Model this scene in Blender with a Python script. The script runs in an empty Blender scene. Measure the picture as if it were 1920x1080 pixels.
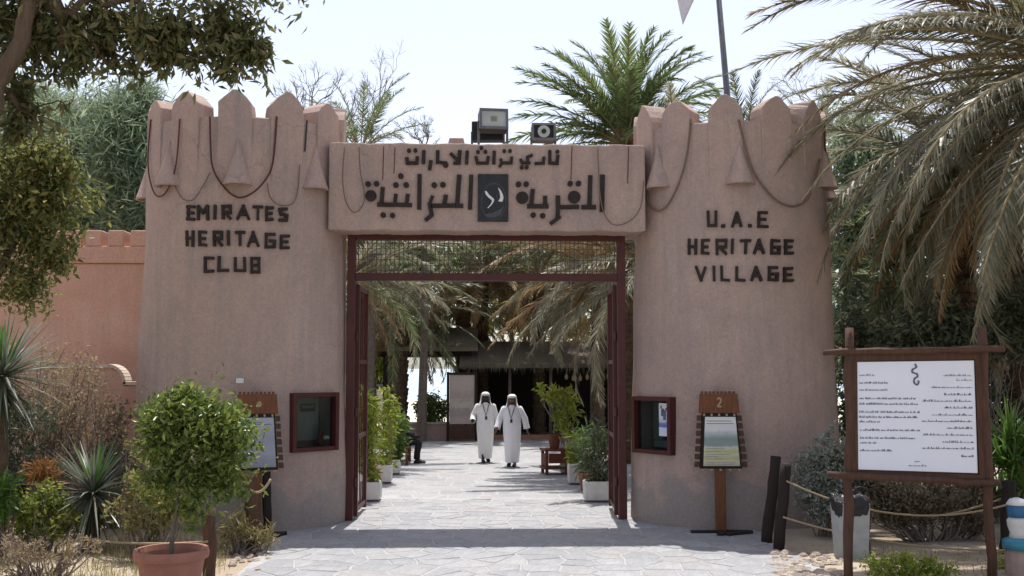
import bpy, math, random
import numpy as np
from mathutils import Vector, Matrix, Quaternion

R = math.radians
SC = bpy.context.scene
COL = SC.collection

# ------------------------------------------------------------------ camera
CAM = Vector((0.0, -16.5, 2.4))
PITCH, YAW, FPX = R(4.47), R(2.09), 1920.0
cd = bpy.data.cameras.new('camera')
cd.sensor_width = 36.0
cd.lens = 36.0 * FPX / 1920.0
cd.clip_start, cd.clip_end = 0.1, 6000
cam = bpy.data.objects.new('camera', cd)
COL.objects.link(cam)
cam.location = CAM
cam.rotation_euler = (R(90) + PITCH, 0, -YAW)
SC.camera = cam

# ------------------------------------------------------------------ sky, sun, exposure
SUN_EL, SUN_AZ = R(72), R(5)          # the sun stands high behind the gate, a touch to the right
world = bpy.data.worlds.new('World')
SC.world = world
world.use_nodes = True
wn = world.node_tree
wn.nodes.clear()
wo = wn.nodes.new('ShaderNodeOutputWorld')
wb = wn.nodes.new('ShaderNodeBackground')
ws = wn.nodes.new('ShaderNodeTexSky')
ws.sky_type = 'NISHITA'
ws.sun_disc = False
ws.sun_elevation = SUN_EL
ws.sun_rotation = SUN_AZ
ws.air_density = 1.0
ws.dust_density = 1.6
ws.ozone_density = 1.0
wb.inputs[1].default_value = 0.15
wh = wn.nodes.new('ShaderNodeHueSaturation')      # dusty white Gulf sky
wh.inputs['Saturation'].default_value = .55
wh.inputs['Hue'].default_value = .515
wn.links.new(ws.outputs[0], wh.inputs['Color'])
wn.links.new(wh.outputs[0], wb.inputs[0])
wn.links.new(wb.outputs[0], wo.inputs[0])
sl = bpy.data.lights.new('sun', 'SUN')
sl.energy = 4.0
sl.angle = R(0.5)
sl.color = (1.0, 0.965, 0.92)
sun = bpy.data.objects.new('sun', sl)
COL.objects.link(sun)
sdir = Vector((math.sin(SUN_AZ) * math.cos(SUN_EL), math.cos(SUN_AZ) * math.cos(SUN_EL), math.sin(SUN_EL)))
sun.rotation_euler = sdir.to_track_quat('Z', 'Y').to_euler()
sun.location = (0, 20, 30)
SC.view_settings.view_transform = 'Standard'
SC.view_settings.look = 'None'
SC.view_settings.gamma = 1.0
SC.view_settings.use_curve_mapping = False
SC.view_settings.exposure = 0.56

# ------------------------------------------------------------------ picture <-> place
_f = Vector((math.sin(YAW) * math.cos(PITCH), math.cos(YAW) * math.cos(PITCH), math.sin(PITCH)))
_r = Vector((math.cos(YAW), -math.sin(YAW), 0))
_u = _r.cross(_f)


def ray(px, py):
    return _f + _r * ((px - 960) / FPX) + _u * ((540 - py) / FPX)


def at(px, py, Y):
    d = ray(px, py)
    return CAM + d * ((Y - CAM.y) / d.y)


def gnd(px, py, z=0.0):
    d = ray(px, py)
    return CAM + d * ((z - CAM.z) / d.z)


def sc(D):            # metres per photo pixel at distance D
    return D / FPX


# ------------------------------------------------------------------ helpers: objects
def tag(o, label=None, cat=None, group=None, kind=None):
    if label: o['label'] = label
    if cat: o['category'] = cat
    if group: o['group'] = group
    if kind: o['kind'] = kind
    return o


def empty(name, loc=(0, 0, 0), rz=0.0, parent=None):
    o = bpy.data.objects.new(name, None)
    COL.objects.link(o)
    o.location = loc
    o.rotation_euler = (0, 0, rz)
    o.empty_display_size = 0.2
    if parent: o.parent = parent
    return o


def link(name, me, parent=None, loc=None, rot=None):
    o = bpy.data.objects.new(name, me)
    COL.objects.link(o)
    if parent: o.parent = parent
    if loc is not None: o.location = loc
    if rot is not None: o.rotation_euler = rot
    return o


class MB:
    def __init__(s):
        s.v, s.f = [], []

    def add(s, vs, fs):
        k = len(s.v)
        s.v += [tuple(p) for p in vs]
        s.f += [tuple(i + k for i in q) for q in fs]
        return s

    def box(s, c, size, rot=None, taper=None):
        hx, hy, hz = size[0] / 2, size[1] / 2, size[2] / 2
        c = Vector(c)
        vs = []
        for z in (-1, 1):
            tx = ty = 1.0
            if taper and z > 0: tx, ty = taper
            for x, y in ((-1, -1), (1, -1), (1, 1), (-1, 1)):
                p = Vector((x * hx * tx, y * hy * ty, z * hz))
                if rot: p = rot @ p
                vs.append(c + p)
        return s.add(vs, [(3, 2, 1, 0), (4, 5, 6, 7), (0, 1, 5, 4), (1, 2, 6, 5), (2, 3, 7, 6), (3, 0, 4, 7)])

    def bar(s, a, b, w, d, n):
        """a flat stick from a to b, w wide, standing d proud along n"""
        a, b, n = Vector(a), Vector(b), Vector(n).normalized()
        t = (b - a)
        if t.length < 1e-6: return s
        t.normalize()
        u = n.cross(t).normalized() * (w / 2)
        vs = [a - u - n * .03, a + u - n * .03, b + u - n * .03, b - u - n * .03,
              a - u + n * d, a + u + n * d, b + u + n * d, b - u + n * d]
        return s.add(vs, [(3, 2, 1, 0), (4, 5, 6, 7), (0, 1, 5, 4), (1, 2, 6, 5), (2, 3, 7, 6), (3, 0, 4, 7)])

    def disc(s, c, r, d, n, k=14, sq=1.0):
        c, n = Vector(c), Vector(n).normalized()
        up = Vector((0, 0, 1))
        e1 = up.cross(n).normalized()
        e2 = n.cross(e1)
        vs = []
        for h in (-.03, d):
            for i in range(k):
                a = 2 * math.pi * i / k
                vs.append(c + e1 * (r * math.cos(a)) + e2 * (r * sq * math.sin(a)) + n * h)
        fs = [tuple(range(k - 1, -1, -1)), tuple(range(k, 2 * k))]
        fs += [(i, (i + 1) % k, k + (i + 1) % k, k + i) for i in range(k)]
        return s.add(vs, fs)

    def tube(s, pts, rad, k=6, cap=True):
        pts = [Vector(p) for p in pts]
        n = len(pts)
        if not hasattr(rad, '__len__'): rad = [rad] * n
        ref = None
        base = len(s.v)
        for i, p in enumerate(pts):
            t = (pts[min(i + 1, n - 1)] - pts[max(i - 1, 0)])
            if t.length < 1e-9: t = Vector((0, 0, 1))
            t.normalize()
            if ref is None:
                ref = Vector((1, 0, 0)) if abs(t.x) < .8 else Vector((0, 1, 0))
            e1 = (ref - t * ref.dot(t)).normalized()
            ref = e1
            e2 = t.cross(e1)
            for j in range(k):
                a = 2 * math.pi * j / k
                s.v.append(tuple(p + (e1 * math.cos(a) + e2 * math.sin(a)) * rad[i]))
        for i in range(n - 1):
            for j in range(k):
                a, b = base + i * k + j, base + i * k + (j + 1) % k
                s.f.append((a, b, b + k, a + k))
        if cap:
            s.f.append(tuple(base + j for j in range(k - 1, -1, -1)))
            s.f.append(tuple(base + (n - 1) * k + j for j in range(k)))
        return s

    def loft(s, rings, closed=True, cap0=True, cap1=True):
        k = len(rings[0])
        base = len(s.v)
        for r in rings: s.v += [tuple(p) for p in r]
        m = k if closed else k - 1
        for i in range(len(rings) - 1):
            for j in range(m):
                a, b = base + i * k + j, base + i * k + (j + 1) % k
                s.f.append((a, b, b + k, a + k))
        if cap0 and closed: s.f.append(tuple(base + j for j in range(k - 1, -1, -1)))
        if cap1 and closed: s.f.append(tuple(base + (len(rings) - 1) * k + j for j in range(k)))
        return s

    def lathe(s, prof, k=24, c=(0, 0, 0), cap0=True, cap1=True):
        c = Vector(c)
        rings = [[c + Vector((r * math.cos(2 * math.pi * j / k), r * math.sin(2 * math.pi * j / k), z)) for j in range(k)] for r, z in prof]
        return s.loft(rings, True, cap0, cap1)

    def prism(s, poly, a, b):
        """poly: list of 2D points, mapped by callables a (front) and b (back)"""
        k = len(poly)
        vs = [a(p) for p in poly] + [b(p) for p in poly]
        fs = [tuple(range(k)), tuple(range(2 * k - 1, k - 1, -1))]
        fs += [(i, k + i, k + (i + 1) % k, (i + 1) % k) for i in range(k)]
        return s.add(vs, fs)

    def mesh(s, name, mat, smooth=False):
        me = bpy.data.meshes.new(name)
        me.from_pydata(s.v, [], s.f)
        if mat is not None: me.materials.append(mat)
        if smooth: me.polygons.foreach_set('use_smooth', [True] * len(me.polygons))
        me.update()
        return me

    def build(s, name, mat, parent=None, smooth=False, loc=None, rot=None, bevel=0):
        me = s.mesh(name, mat, smooth)
        o = link(name, me, parent, loc, rot)
        if bevel:
            b = o.modifiers.new('bevel', 'BEVEL')
            b.width = bevel
            b.segments = 2
            b.limit_method = 'ANGLE'
        return o


def np_mesh(name, V, F, mat, smooth=False):
    """fast mesh from an (n,3) array and an (m,k) face array"""
    me = bpy.data.meshes.new(name)
    V = np.ascontiguousarray(V, dtype=np.float32)
    F = np.ascontiguousarray(F, dtype=np.int32)
    m, k = F.shape
    me.vertices.add(len(V))
    me.vertices.foreach_set('co', V.ravel())
    me.loops.add(m * k)
    me.loops.foreach_set('vertex_index', F.ravel())
    me.polygons.add(m)
    me.polygons.foreach_set('loop_start', np.arange(0, m * k, k, dtype=np.int32))
    me.polygons.foreach_set('loop_total', np.full(m, k, dtype=np.int32))
    me.materials.append(mat)
    me.update(calc_edges=True)
    me.validate()
    return me


# ------------------------------------------------------------------ helpers: materials
def _new(name):
    m = bpy.data.materials.new(name)
    m.use_nodes = True
    nt = m.node_tree
    nt.nodes.clear()
    out = nt.nodes.new('ShaderNodeOutputMaterial')
    p = nt.nodes.new('ShaderNodeBsdfPrincipled')
    nt.links.new(p.outputs[0], out.inputs[0])
    return m, nt, p, out


def _ramp(nt, stops, interp='LINEAR'):
    r = nt.nodes.new('ShaderNodeValToRGB')
    r.color_ramp.interpolation = interp
    el = r.color_ramp.elements
    while len(el) > 1: el.remove(el[-1])
    el[0].position = stops[0][0]
    el[0].color = (*stops[0][1], 1)
    for pos, c in stops[1:]:
        e = el.new(pos)
        e.color = (*c, 1)
    return r


def _noise(nt, vec, scale, detail=6, rough=.6, dist=0.0):
    n = nt.nodes.new('ShaderNodeTexNoise')
    n.inputs['Scale'].default_value = scale
    n.inputs['Detail'].default_value = detail
    n.inputs['Roughness'].default_value = rough
    n.inputs['Distortion'].default_value = dist
    if vec: nt.links.new(vec, n.inputs['Vector'])
    return n


def _map(nt, vec, scale):
    mp = nt.nodes.new('ShaderNodeMapping')
    mp.inputs['Scale'].default_value = scale
    nt.links.new(vec, mp.inputs['Vector'])
    return mp.outputs[0]


def _bump(nt, p, h, strength, dist):
    b = nt.nodes.new('ShaderNodeBump')
    b.inputs['Strength'].default_value = strength
    b.inputs['Distance'].default_value = dist
    nt.links.new(h, b.inputs['Height'])
    nt.links.new(b.outputs[0], p.inputs['Normal'])


def mat(name, c1, c2=None, rough=.8, scale=4, bump=.3, bdist=.01, metal=0.0, stretch=(1, 1, 1), fine=None, spec=.3):
    """two-tone noise material in object space with fine relief"""
    m, nt, p, out = _new(name)
    c2 = c2 or tuple(x * .7 for x in c1)
    tc = nt.nodes.new('ShaderNodeTexCoord')
    v = _map(nt, tc.outputs['Object'], stretch)
    n = _noise(nt, v, scale)
    r = _ramp(nt, [(.3, c2), (.7, c1)])
    nt.links.new(n.outputs[0], r.inputs[0])
    nt.links.new(r.outputs[0], p.inputs['Base Color'])
    p.inputs['Roughness'].default_value = rough
    p.inputs['Metallic'].default_value = metal
    p.inputs['Specular IOR Level'].default_value = spec
    if bump:
        n2 = _noise(nt, v, fine or scale * 6, 4)
        _bump(nt, p, n2.outputs[0], bump, bdist)
    return m


def leafmat(name, cols, trans=.35, rough=.55):
    """each leaf (mesh island) takes its own shade; light shines through"""
    m, nt, p, out = _new(name)
    g = nt.nodes.new('ShaderNodeNewGeometry')
    k = len(cols)
    r = _ramp(nt, [(i / max(k - 1, 1), c) for i, c in enumerate(cols)])
    oi = nt.nodes.new('ShaderNodeObjectInfo')
    ad = nt.nodes.new('ShaderNodeMath')
    ad.operation = 'MULTIPLY_ADD'
    ad.inputs[1].default_value = .3
    nt.links.new(oi.outputs['Random'], ad.inputs[0])
    mu = nt.nodes.new('ShaderNodeMath')
    mu.operation = 'MULTIPLY'
    mu.inputs[1].default_value = .7
    nt.links.new(g.outputs['Random Per Island'], mu.inputs[0])
    nt.links.new(mu.outputs[0], ad.inputs[2])
    nt.links.new(ad.outputs[0], r.inputs[0])
    nt.links.new(r.outputs[0], p.inputs['Base Color'])
    p.inputs['Roughness'].default_value = rough
    p.inputs['Specular IOR Level'].default_value = .4
    t = nt.nodes.new('ShaderNodeBsdfTranslucent')
    nt.links.new(r.outputs[0], t.inputs[0])
    mx = nt.nodes.new('ShaderNodeMixShader')
    mx.inputs[0].default_value = trans
    nt.links.new(p.outputs[0], mx.inputs[1])
    nt.links.new(t.outputs[0], mx.inputs[2])
    nt.links.new(mx.outputs[0], out.inputs[0])
    return m


def stucco(name, base, dark, pale, stain):
    """sand-coloured hand-trowelled plaster: blotches, rain streaks, damp foot"""
    m, nt, p, out = _new(name)
    tc = nt.nodes.new('ShaderNodeTexCoord')
    ob = tc.outputs['Object']
    n1 = _noise(nt, ob, .9, 9, .72, .6)
    r1 = _ramp(nt, [(.28, dark), (.5, base), (.74, pale)])
    nt.links.new(n1.outputs[0], r1.inputs[0])
    n2 = _noise(nt, _map(nt, ob, (4.5, 4.5, .28)), 1.4, 7, .68, .3)
    r2 = _ramp(nt, [(.46, (0, 0, 0)), (.72, (1, 1, 1))])
    nt.links.new(n2.outputs[0], r2.inputs[0])
    mf = nt.nodes.new('ShaderNodeMath')
    mf.operation = 'MULTIPLY'
    mf.inputs[1].default_value = .62
    nt.links.new(r2.outputs[0], mf.inputs[0])
    mx = nt.nodes.new('ShaderNodeMix')
    mx.data_type = 'RGBA'
    nt.links.new(mf.outputs[0], mx.inputs['Factor'])
    nt.links.new(r1.outputs[0], mx.inputs[6])
    mx.inputs[7].default_value = (*stain, 1)
    # damp, scuffed foot of the wall with an uneven upper edge
    sx = nt.nodes.new('ShaderNodeSeparateXYZ')
    nt.links.new(ob, sx.inputs[0])
    n3 = _noise(nt, ob, 1.3, 5, .6)
    ma = nt.nodes.new('ShaderNodeMath')
    ma.operation = 'MULTIPLY_ADD'
    ma.inputs[1].default_value = -2.4
    nt.links.new(n3.outputs[0], ma.inputs[0])
    nt.links.new(sx.outputs[2], ma.inputs[2])
    r3 = _ramp(nt, [(0.0, (.75, .75, .75)), (.22, (0, 0, 0))])
    ad = nt.nodes.new('ShaderNodeMath')
    ad.operation = 'ADD'
    ad.inputs[1].default_value = .72
    nt.links.new(ma.outputs[0], ad.inputs[0])
    nt.links.new(ad.outputs[0], r3.inputs[0])
    mx2 = nt.nodes.new('ShaderNodeMix')
    mx2.data_type = 'RGBA'
    nt.links.new(r3.outputs[0], mx2.inputs['Factor'])
    nt.links.new(mx.outputs[2], mx2.inputs[6])
    mx2.inputs[7].default_value = (*stain, 1)
    # grit, and hairline cracks in places
    n6 = _noise(nt, ob, 26, 8, .75)
    r6 = _ramp(nt, [(.3, (.80, .79, .78)), (.7, (1.12, 1.11, 1.10))])
    nt.links.new(n6.outputs[0], r6.inputs[0])
    m6 = nt.nodes.new('ShaderNodeMix')
    m6.data_type = 'RGBA'
    m6.blend_type = 'MULTIPLY'
    m6.inputs['Factor'].default_value = 1.0
    nt.links.new(mx2.outputs[2], m6.inputs[6])
    nt.links.new(r6.outputs[0], m6.inputs[7])
    n7 = _noise(nt, ob, 2.5, 6, .7)
    va = nt.nodes.new('ShaderNodeVectorMath')
    va.operation = 'MULTIPLY_ADD'
    va.inputs[1].default_value = (.55, .55, .55)
    nt.links.new(n7.outputs['Color'], va.inputs[0])
    nt.links.new(ob, va.inputs[2])
    vo = nt.nodes.new('ShaderNodeTexVoronoi')
    vo.feature = 'DISTANCE_TO_EDGE'
    vo.inputs['Scale'].default_value = .75
    nt.links.new(va.outputs[0], vo.inputs['Vector'])
    r7 = _ramp(nt, [(.0, (1, 1, 1)), (.008, (0, 0, 0))])
    nt.links.new(vo.outputs['Distance'], r7.inputs[0])
    n8 = _noise(nt, ob, .5, 3, .5)
    r8 = _ramp(nt, [(.52, (0, 0, 0)), (.62, (.55, .55, .55))])
    nt.links.new(n8.outputs[0], r8.inputs[0])
    m8 = nt.nodes.new('ShaderNodeMath')
    m8.operation = 'MULTIPLY'
    nt.links.new(r7.outputs[0], m8.inputs[0])
    nt.links.new(r8.outputs[0], m8.inputs[1])
    m7 = nt.nodes.new('ShaderNodeMix')
    m7.data_type = 'RGBA'
    nt.links.new(m8.outputs[0], m7.inputs['Factor'])
    nt.links.new(m6.outputs[2], m7.inputs[6])
    m7.inputs[7].default_value = (*[c * .55 for c in stain], 1)
    nt.links.new(m7.outputs[2], p.inputs['Base Color'])
    p.inputs['Roughness'].default_value = .92
    p.inputs['Specular IOR Level'].default_value = .15
    n4 = _noise(nt, ob, 9, 8, .65)
    n5 = _noise(nt, ob, 1.8, 3, .5)
    a2 = nt.nodes.new('ShaderNodeMath')
    a2.operation = 'MULTIPLY_ADD'
    a2.inputs[1].default_value = 2.0
    nt.links.new(n5.outputs[0], a2.inputs[0])
    nt.links.new(n4.outputs[0], a2.inputs[2])
    _bump(nt, p, a2.outputs[0], .5, .035)
    return m


M = {}
M['plaster'] = stucco('plaster', (.425, .315, .268), (.35, .272, .248), (.485, .37, .31), (.285, .258, .238))
M['pink'] = stucco('pink_plaster', (.56, .345, .265), (.50, .295, .22), (.58, .40, .315), (.44, .30, .24))
M['wood_letter'] = mat('letter_wood', (.035, .024, .02), (.018, .014, .013), .7, 9, .3)
M['red_metal'] = mat('red_paint', (.085, .018, .016), (.055, .014, .013), .45, 5, .15, .003)
M['wire'] = mat('mesh_wire', (.11, .09, .06), (.07, .055, .04), .6, 20, 0)
M['rope_red'] = mat('red_rope_light', (.11, .028, .022), (.07, .022, .02), .5, 15, 0)
M['rope_tan'] = mat('tan_rope_light', (.20, .135, .095), (.14, .10, .075), .6, 15, 0)
M['rope'] = mat('hemp_rope', (.42, .33, .20), (.26, .20, .12), .9, 60, .6, .004)
M['black'] = mat('black_housing', (.018, .018, .02), (.010, .010, .012), .45, 8, .1)
M['slate'] = mat('slate', (.030, .032, .036), (.018, .019, .022), .55, 12, .2)
M['white_mark'] = mat('white_mark', (.72, .72, .70), (.60, .60, .58), .6, 6, 0)
M['grey_mark'] = mat('grey_mark', (.075, .08, .088), (.05, .055, .06), .6, 8, 0)
M['lamp_face'] = mat('lamp_glass', (.42, .45, .41), (.32, .35, .31), .2, 5, .2, .004, spec=.6)
M['lamp_core'] = mat('lamp_core', (.20, .23, .18), (.14, .17, .12), .3, 9, 0)
M['timber'] = mat('timber', (.10, .048, .028), (.05, .026, .018), .75, 5, .5, .006, stretch=(6, 6, 1))
M['timber_dark'] = mat('dark_timber', (.030, .020, .016), (.016, .012, .010), .8, 5, .5, .008, stretch=(6, 6, 1))
M['timber_red'] = mat('red_timber', (.16, .048, .028), (.09, .03, .02), .7, 6, .3, .005, stretch=(5, 5, 1))
M['timber_orange'] = mat('orange_timber', (.19, .072, .026), (.10, .04, .018), .65, 7, .3, .004, stretch=(5, 5, 1))
M['panel_white'] = mat('white_panel', (.74, .78, .86), (.70, .74, .82), .35, 2, 0)
M['ink'] = mat('ink', (.13, .13, .16), (.10, .10, .13), .7, 5, 0)
M['ink_pale'] = mat('pale_ink', (.30, .30, .32), (.25, .25, .27), .7, 5, 0)
M['terracotta'] = mat('terracotta', (.36, .155, .105), (.25, .115, .085), .75, 5, .25, .004)
M['soil'] = mat('pot_soil', (.10, .065, .045), (.05, .035, .025), .95, 20, .8, .02)
M['white_box'] = mat('white_planter', (.70, .69, .66), (.55, .54, .51), .6, 4, .2)
M['bin'] = mat('bin_plastic', (.40, .42, .42), (.30, .32, .32), .5, 7, .2, .006)
M['bag'] = mat('black_bag', (.012, .013, .017), (.02, .02, .025), .22, 9, 1.0, .03, spec=.6)
M['bark'] = mat('bark', (.16, .115, .075), (.07, .05, .035), .95, 5, .9, .03, stretch=(3, 3, .6))
M['bark_grey'] = mat('grey_bark', (.20, .165, .135), (.11, .09, .075), .95, 8, .6, .02)
M['palm_bark'] = mat('palm_bark', (.17, .115, .07), (.07, .045, .03), .95, 7, 1.0, .04)
M['thatch'] = mat('palm_thatch', (.30, .25, .19), (.17, .14, .105), .95, 12, 1.0, .04, stretch=(4, 4, .8))
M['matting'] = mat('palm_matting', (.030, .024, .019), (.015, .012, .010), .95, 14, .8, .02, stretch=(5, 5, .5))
M['pale_wall'] = mat('pale_wall', (.62, .60, .56), (.50, .48, .45), .8, 2, .2)
M['cloth_white'] = mat('white_cotton', (.78, .78, .80), (.70, .70, .73), .85, 6, .4, .01)
M['cloth_cream'] = mat('cream_cotton', (.74, .74, .72), (.66, .66, .64), .85, 6, .4, .01)
M['skin'] = mat('skin', (.22, .11, .07), (.16, .08, .05), .6, 12, 0)
M['skin_dark'] = mat('skin_deep', (.055, .03, .022), (.04, .022, .016), .6, 12, 0)
M['shoe'] = mat('shoe', (.015, .013, .012), (.01, .01, .01), .5, 12, 0)
M['cloth_dark'] = mat('dark_cloth', (.022, .022, .026), (.012, .012, .015), .9, 12, .3)
M['cloth_grey'] = mat('grey_cloth', (.16, .15, .14), (.10, .095, .09), .9, 12, .3)
M['lanyard'] = mat('lanyard', (.05, .04, .045), (.03, .025, .03), .7, 12, 0)
M['flag'] = mat('flag_cloth', (.76, .75, .80), (.66, .65, .72), .8, 3, .2)
M['pole'] = mat('pole_metal', (.16, .16, .17), (.10, .10, .11), .4, 6, .2, .003, metal=.3)
M['concrete'] = mat('concrete', (.42, .38, .34), (.30, .27, .24), .95, 8, .5)
M['pinkblock'] = mat('pink_block', (.40, .29, .25), (.30, .22, .19), .95, 8, .4)
M['blue'] = mat('blue_paint', (.035, .14, .28), (.02, .09, .20), .35, 6, .1)
M['blue_pale'] = mat('turquoise_paint', (.06, .27, .36), (.04, .18, .27), .4, 6, .1)
M['rock'] = mat('rock', (.50, .42, .34), (.30, .24, .19), .95, 6, .8, .03)
M['twig'] = mat('dry_twig', (.24, .195, .165), (.14, .11, .095), .95, 10, 0)
M['rachis'] = mat('palm_rachis', (.30, .24, .12), (.20, .15, .08), .7, 6, 0)
M['dark_in'] = mat('booth_inside', (.035, .042, .040), (.02, .025, .024), .8, 3, .1)
M['booth_panel'] = mat('booth_panel', (.34, .39, .37), (.28, .32, .30), .7, 3, .1)
M['bright_red'] = mat('red_plastic', (.30, .03, .03), (.22, .02, .02), .5, 6, 0)
M['brick_edge'] = mat('brick_kerb', (.42, .21, .13), (.30, .15, .10), .9, 6, .4)

L = {}
L['broad'] = leafmat('broad_leaf', [(0.045, 0.06, 0.025), (0.075, 0.095, 0.035), (0.12, 0.135, 0.05), (0.17, 0.165, 0.065), (0.25, 0.22, 0.1)], .42, .4)
L['broad_y'] = leafmat('yellowing_leaf', [(0.078, 0.1017, 0.036), (0.1404, 0.1696, 0.0499), (0.2339, 0.229, 0.0701), (0.3275, 0.2884, 0.1001), (0.3899, 0.3223, 0.15)], .5)
L['casu'] = leafmat('needle_leaf', [(0.1098, 0.165, 0.108), (0.1829, 0.255, 0.1541), (0.2925, 0.345, 0.2118), (0.4387, 0.465, 0.3083)], .55)
L['palm'] = leafmat('palm_leaf', [(0.05, 0.085, 0.035), (0.085, 0.125, 0.055), (0.14, 0.175, 0.08), (0.21, 0.23, 0.11), (0.3, 0.29, 0.17)], .45, .42)
L['palm_lush'] = leafmat('lush_palm_leaf', [(0.0618, 0.102, 0.0386), (0.1032, 0.156, 0.0527), (0.165, 0.216, 0.079), (0.2612, 0.276, 0.1404)], .45)
L['palm_grey'] = leafmat('grey_palm_leaf', [(0.0952, 0.112, 0.0672), (0.1568, 0.1624, 0.1064), (0.224, 0.2184, 0.1512), (0.3024, 0.28, 0.196), (0.4256, 0.392, 0.2912)], .45, .42)
L['palm_dead'] = leafmat('dead_palm_leaf', [(0.165, 0.1092, 0.0562), (0.231, 0.1552, 0.075), (0.297, 0.2012, 0.1063), (0.352, 0.253, 0.15)], .4)
L['palm_gold'] = leafmat('golden_palm_leaf', [(0.2, 0.12, 0.045), (0.28, 0.17, 0.06), (0.33, 0.21, 0.085), (0.3, 0.22, 0.11), (0.24, 0.19, 0.11)], .45, .55)
L['citrus'] = leafmat('glossy_leaf', [(0.07, 0.11, 0.03), (0.12, 0.17, 0.04), (0.19, 0.25, 0.05), (0.3, 0.33, 0.07), (0.42, 0.4, 0.14)], .5, .3)
L['lime'] = leafmat('lime_leaf', [(0.138, 0.187, 0.0275), (0.207, 0.264, 0.033), (0.299, 0.341, 0.055), (0.3795, 0.374, 0.088)], .45)
L['grey'] = leafmat('silver_leaf', [(0.1856, 0.2025, 0.1604), (0.27, 0.2953, 0.2363), (0.3712, 0.3965, 0.3291), (0.5063, 0.5231, 0.4556)], .35)
L['brown'] = leafmat('brown_leaf', [(0.1207, 0.0966, 0.0647), (0.1771, 0.1449, 0.0924), (0.2415, 0.1851, 0.1232), (0.161, 0.169, 0.077)], .3)
L['dry'] = leafmat('dry_leaf', [(0.1875, 0.1438, 0.125), (0.25, 0.1938, 0.1688), (0.325, 0.2438, 0.15), (0.375, 0.2937, 0.1125), (0.2125, 0.175, 0.1562)], .35)
L['dark'] = leafmat('dark_leaf', [(0.0365, 0.0571, 0.0365), (0.0638, 0.0857, 0.0502), (0.1026, 0.1224, 0.0684), (0.1596, 0.1632, 0.0912)], .35)
L['yucca'] = leafmat('yucca_leaf', [(0.0743, 0.0975, 0.0607), (0.1215, 0.1495, 0.1013), (0.2025, 0.221, 0.1755), (0.297, 0.3055, 0.2565)], .25, .4)
L['yucca_new'] = leafmat('new_yucca_leaf', [(.05, .13, .02), (.08, .19, .03), (.11, .23, .045)], .4, .4)
L['straw'] = leafmat('straw', [(.22, .19, .07), (.30, .26, .10), (.36, .30, .14), (.18, .20, .06)], .3)
L['green'] = leafmat('green_leaf', [(0.063, 0.1134, 0.033), (0.108, 0.1782, 0.0495), (0.162, 0.243, 0.066), (0.234, 0.2916, 0.0825)], .5)
L['strap'] = leafmat('strap_leaf', [(.06, .13, .02), (.09, .19, .03), (.14, .25, .05), (.22, .32, .09)], .4, .4)
L['orange'] = leafmat('orange_leaf', [(.25, .10, .03), (.33, .16, .05), (.22, .15, .05)], .35)


# ------------------------------------------------------------------ helpers: plants
def leaf_arrays(P, D, U, ln, wd, fold=.25):
    """diamond leaves: P base points, D directions, U side vectors (n,3); ln, wd (n,)"""
    n = len(P)
    N = np.cross(D, U)
    mid = P + D * (ln * .45)[:, None] + N * (wd * fold)[:, None]
    V = np.empty((n, 4, 3))
    V[:, 0] = P
    V[:, 1] = mid + U * (wd * .5)[:, None]
    V[:, 2] = P + D * ln[:, None]
    V[:, 3] = mid - U * (wd * .5)[:, None]
    i = np.arange(n)[:, None] * 4
    F = np.concatenate([i + np.array([[0, 1, 2]]), i + np.array([[0, 2, 3]])])
    return V.reshape(-1, 3), F


def rand_dirs(rng, n):
    d = rng.normal(size=(n, 3))
    return d / np.linalg.norm(d, axis=1)[:, None]


def leaf_cloud(name, blobs, n, ln, wd, m, parent, seed, clumps=40, spread=.16, droop=.2, shell=.55, loc=None, sag=0.0):
    """leaves gathered in clumps through uneven ellipsoids; blobs: (centre, radii, weight)"""
    rng = np.random.default_rng(seed)
    w = np.array([b[2] for b in blobs], float)
    w /= w.sum()
    C, S = [], []
    which = rng.choice(len(blobs), clumps, p=w)
    d = rand_dirs(rng, clumps)
    rad = shell + (1 - shell) * rng.random(clumps)
    inner = rng.random(clumps) < .25
    rad[inner] *= rng.random(inner.sum())
    for k in range(clumps):
        b = blobs[which[k]]
        r = np.array(b[1])
        C.append(np.array(b[0]) + d[k] * r * rad[k])
        S.append(r.mean() * spread * (0.6 + .9 * rng.random()))
    C, S = np.array(C), np.array(S)
    cw = S ** 1.5
    k = rng.choice(clumps, n, p=cw / cw.sum())
    off = np.clip(rng.normal(size=(n, 3)), -1.9, 1.9) * (.55 + .9 * rng.random(n) ** 2)[:, None]
    off[:, 2] = off[:, 2] * (1 + .5 * sag) - sag * np.abs(rng.normal(size=n)) * .8
    P = C[k] + off * S[k][:, None]
    D = rand_dirs(rng, n)
    D[:, 2] -= droop
    D /= np.linalg.norm(D, axis=1)[:, None]
    U = np.cross(D, rand_dirs(rng, n))
    U /= np.linalg.norm(U, axis=1)[:, None] + 1e-9
    l = ln * (.45 + 1.0 * rng.random(n))
    V, F = leaf_arrays(P, D, U, l, wd * l / ln)
    o = link(name, np_mesh(name, V, F, m), parent, loc)
    return o, C


def limb(mb, a, b, r0, r1, sag=0.0, seg=5, jit=.03, rng=None, k=6):
    a, b = Vector(a), Vector(b)
    pts, rad = [], []
    ln = (b - a).length
    for i in range(seg + 1):
        t = i / seg
        p = a.lerp(b, t)
        p.z += sag * 4 * t * (1 - t)
        if rng is not None and 0 < i < seg:
            p += Vector(rng.normal(size=3)) * ln * jit
        pts.append(p)
        rad.append(r0 + (r1 - r0) * t)
    mb.tube(pts, rad, k)
    return pts


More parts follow.
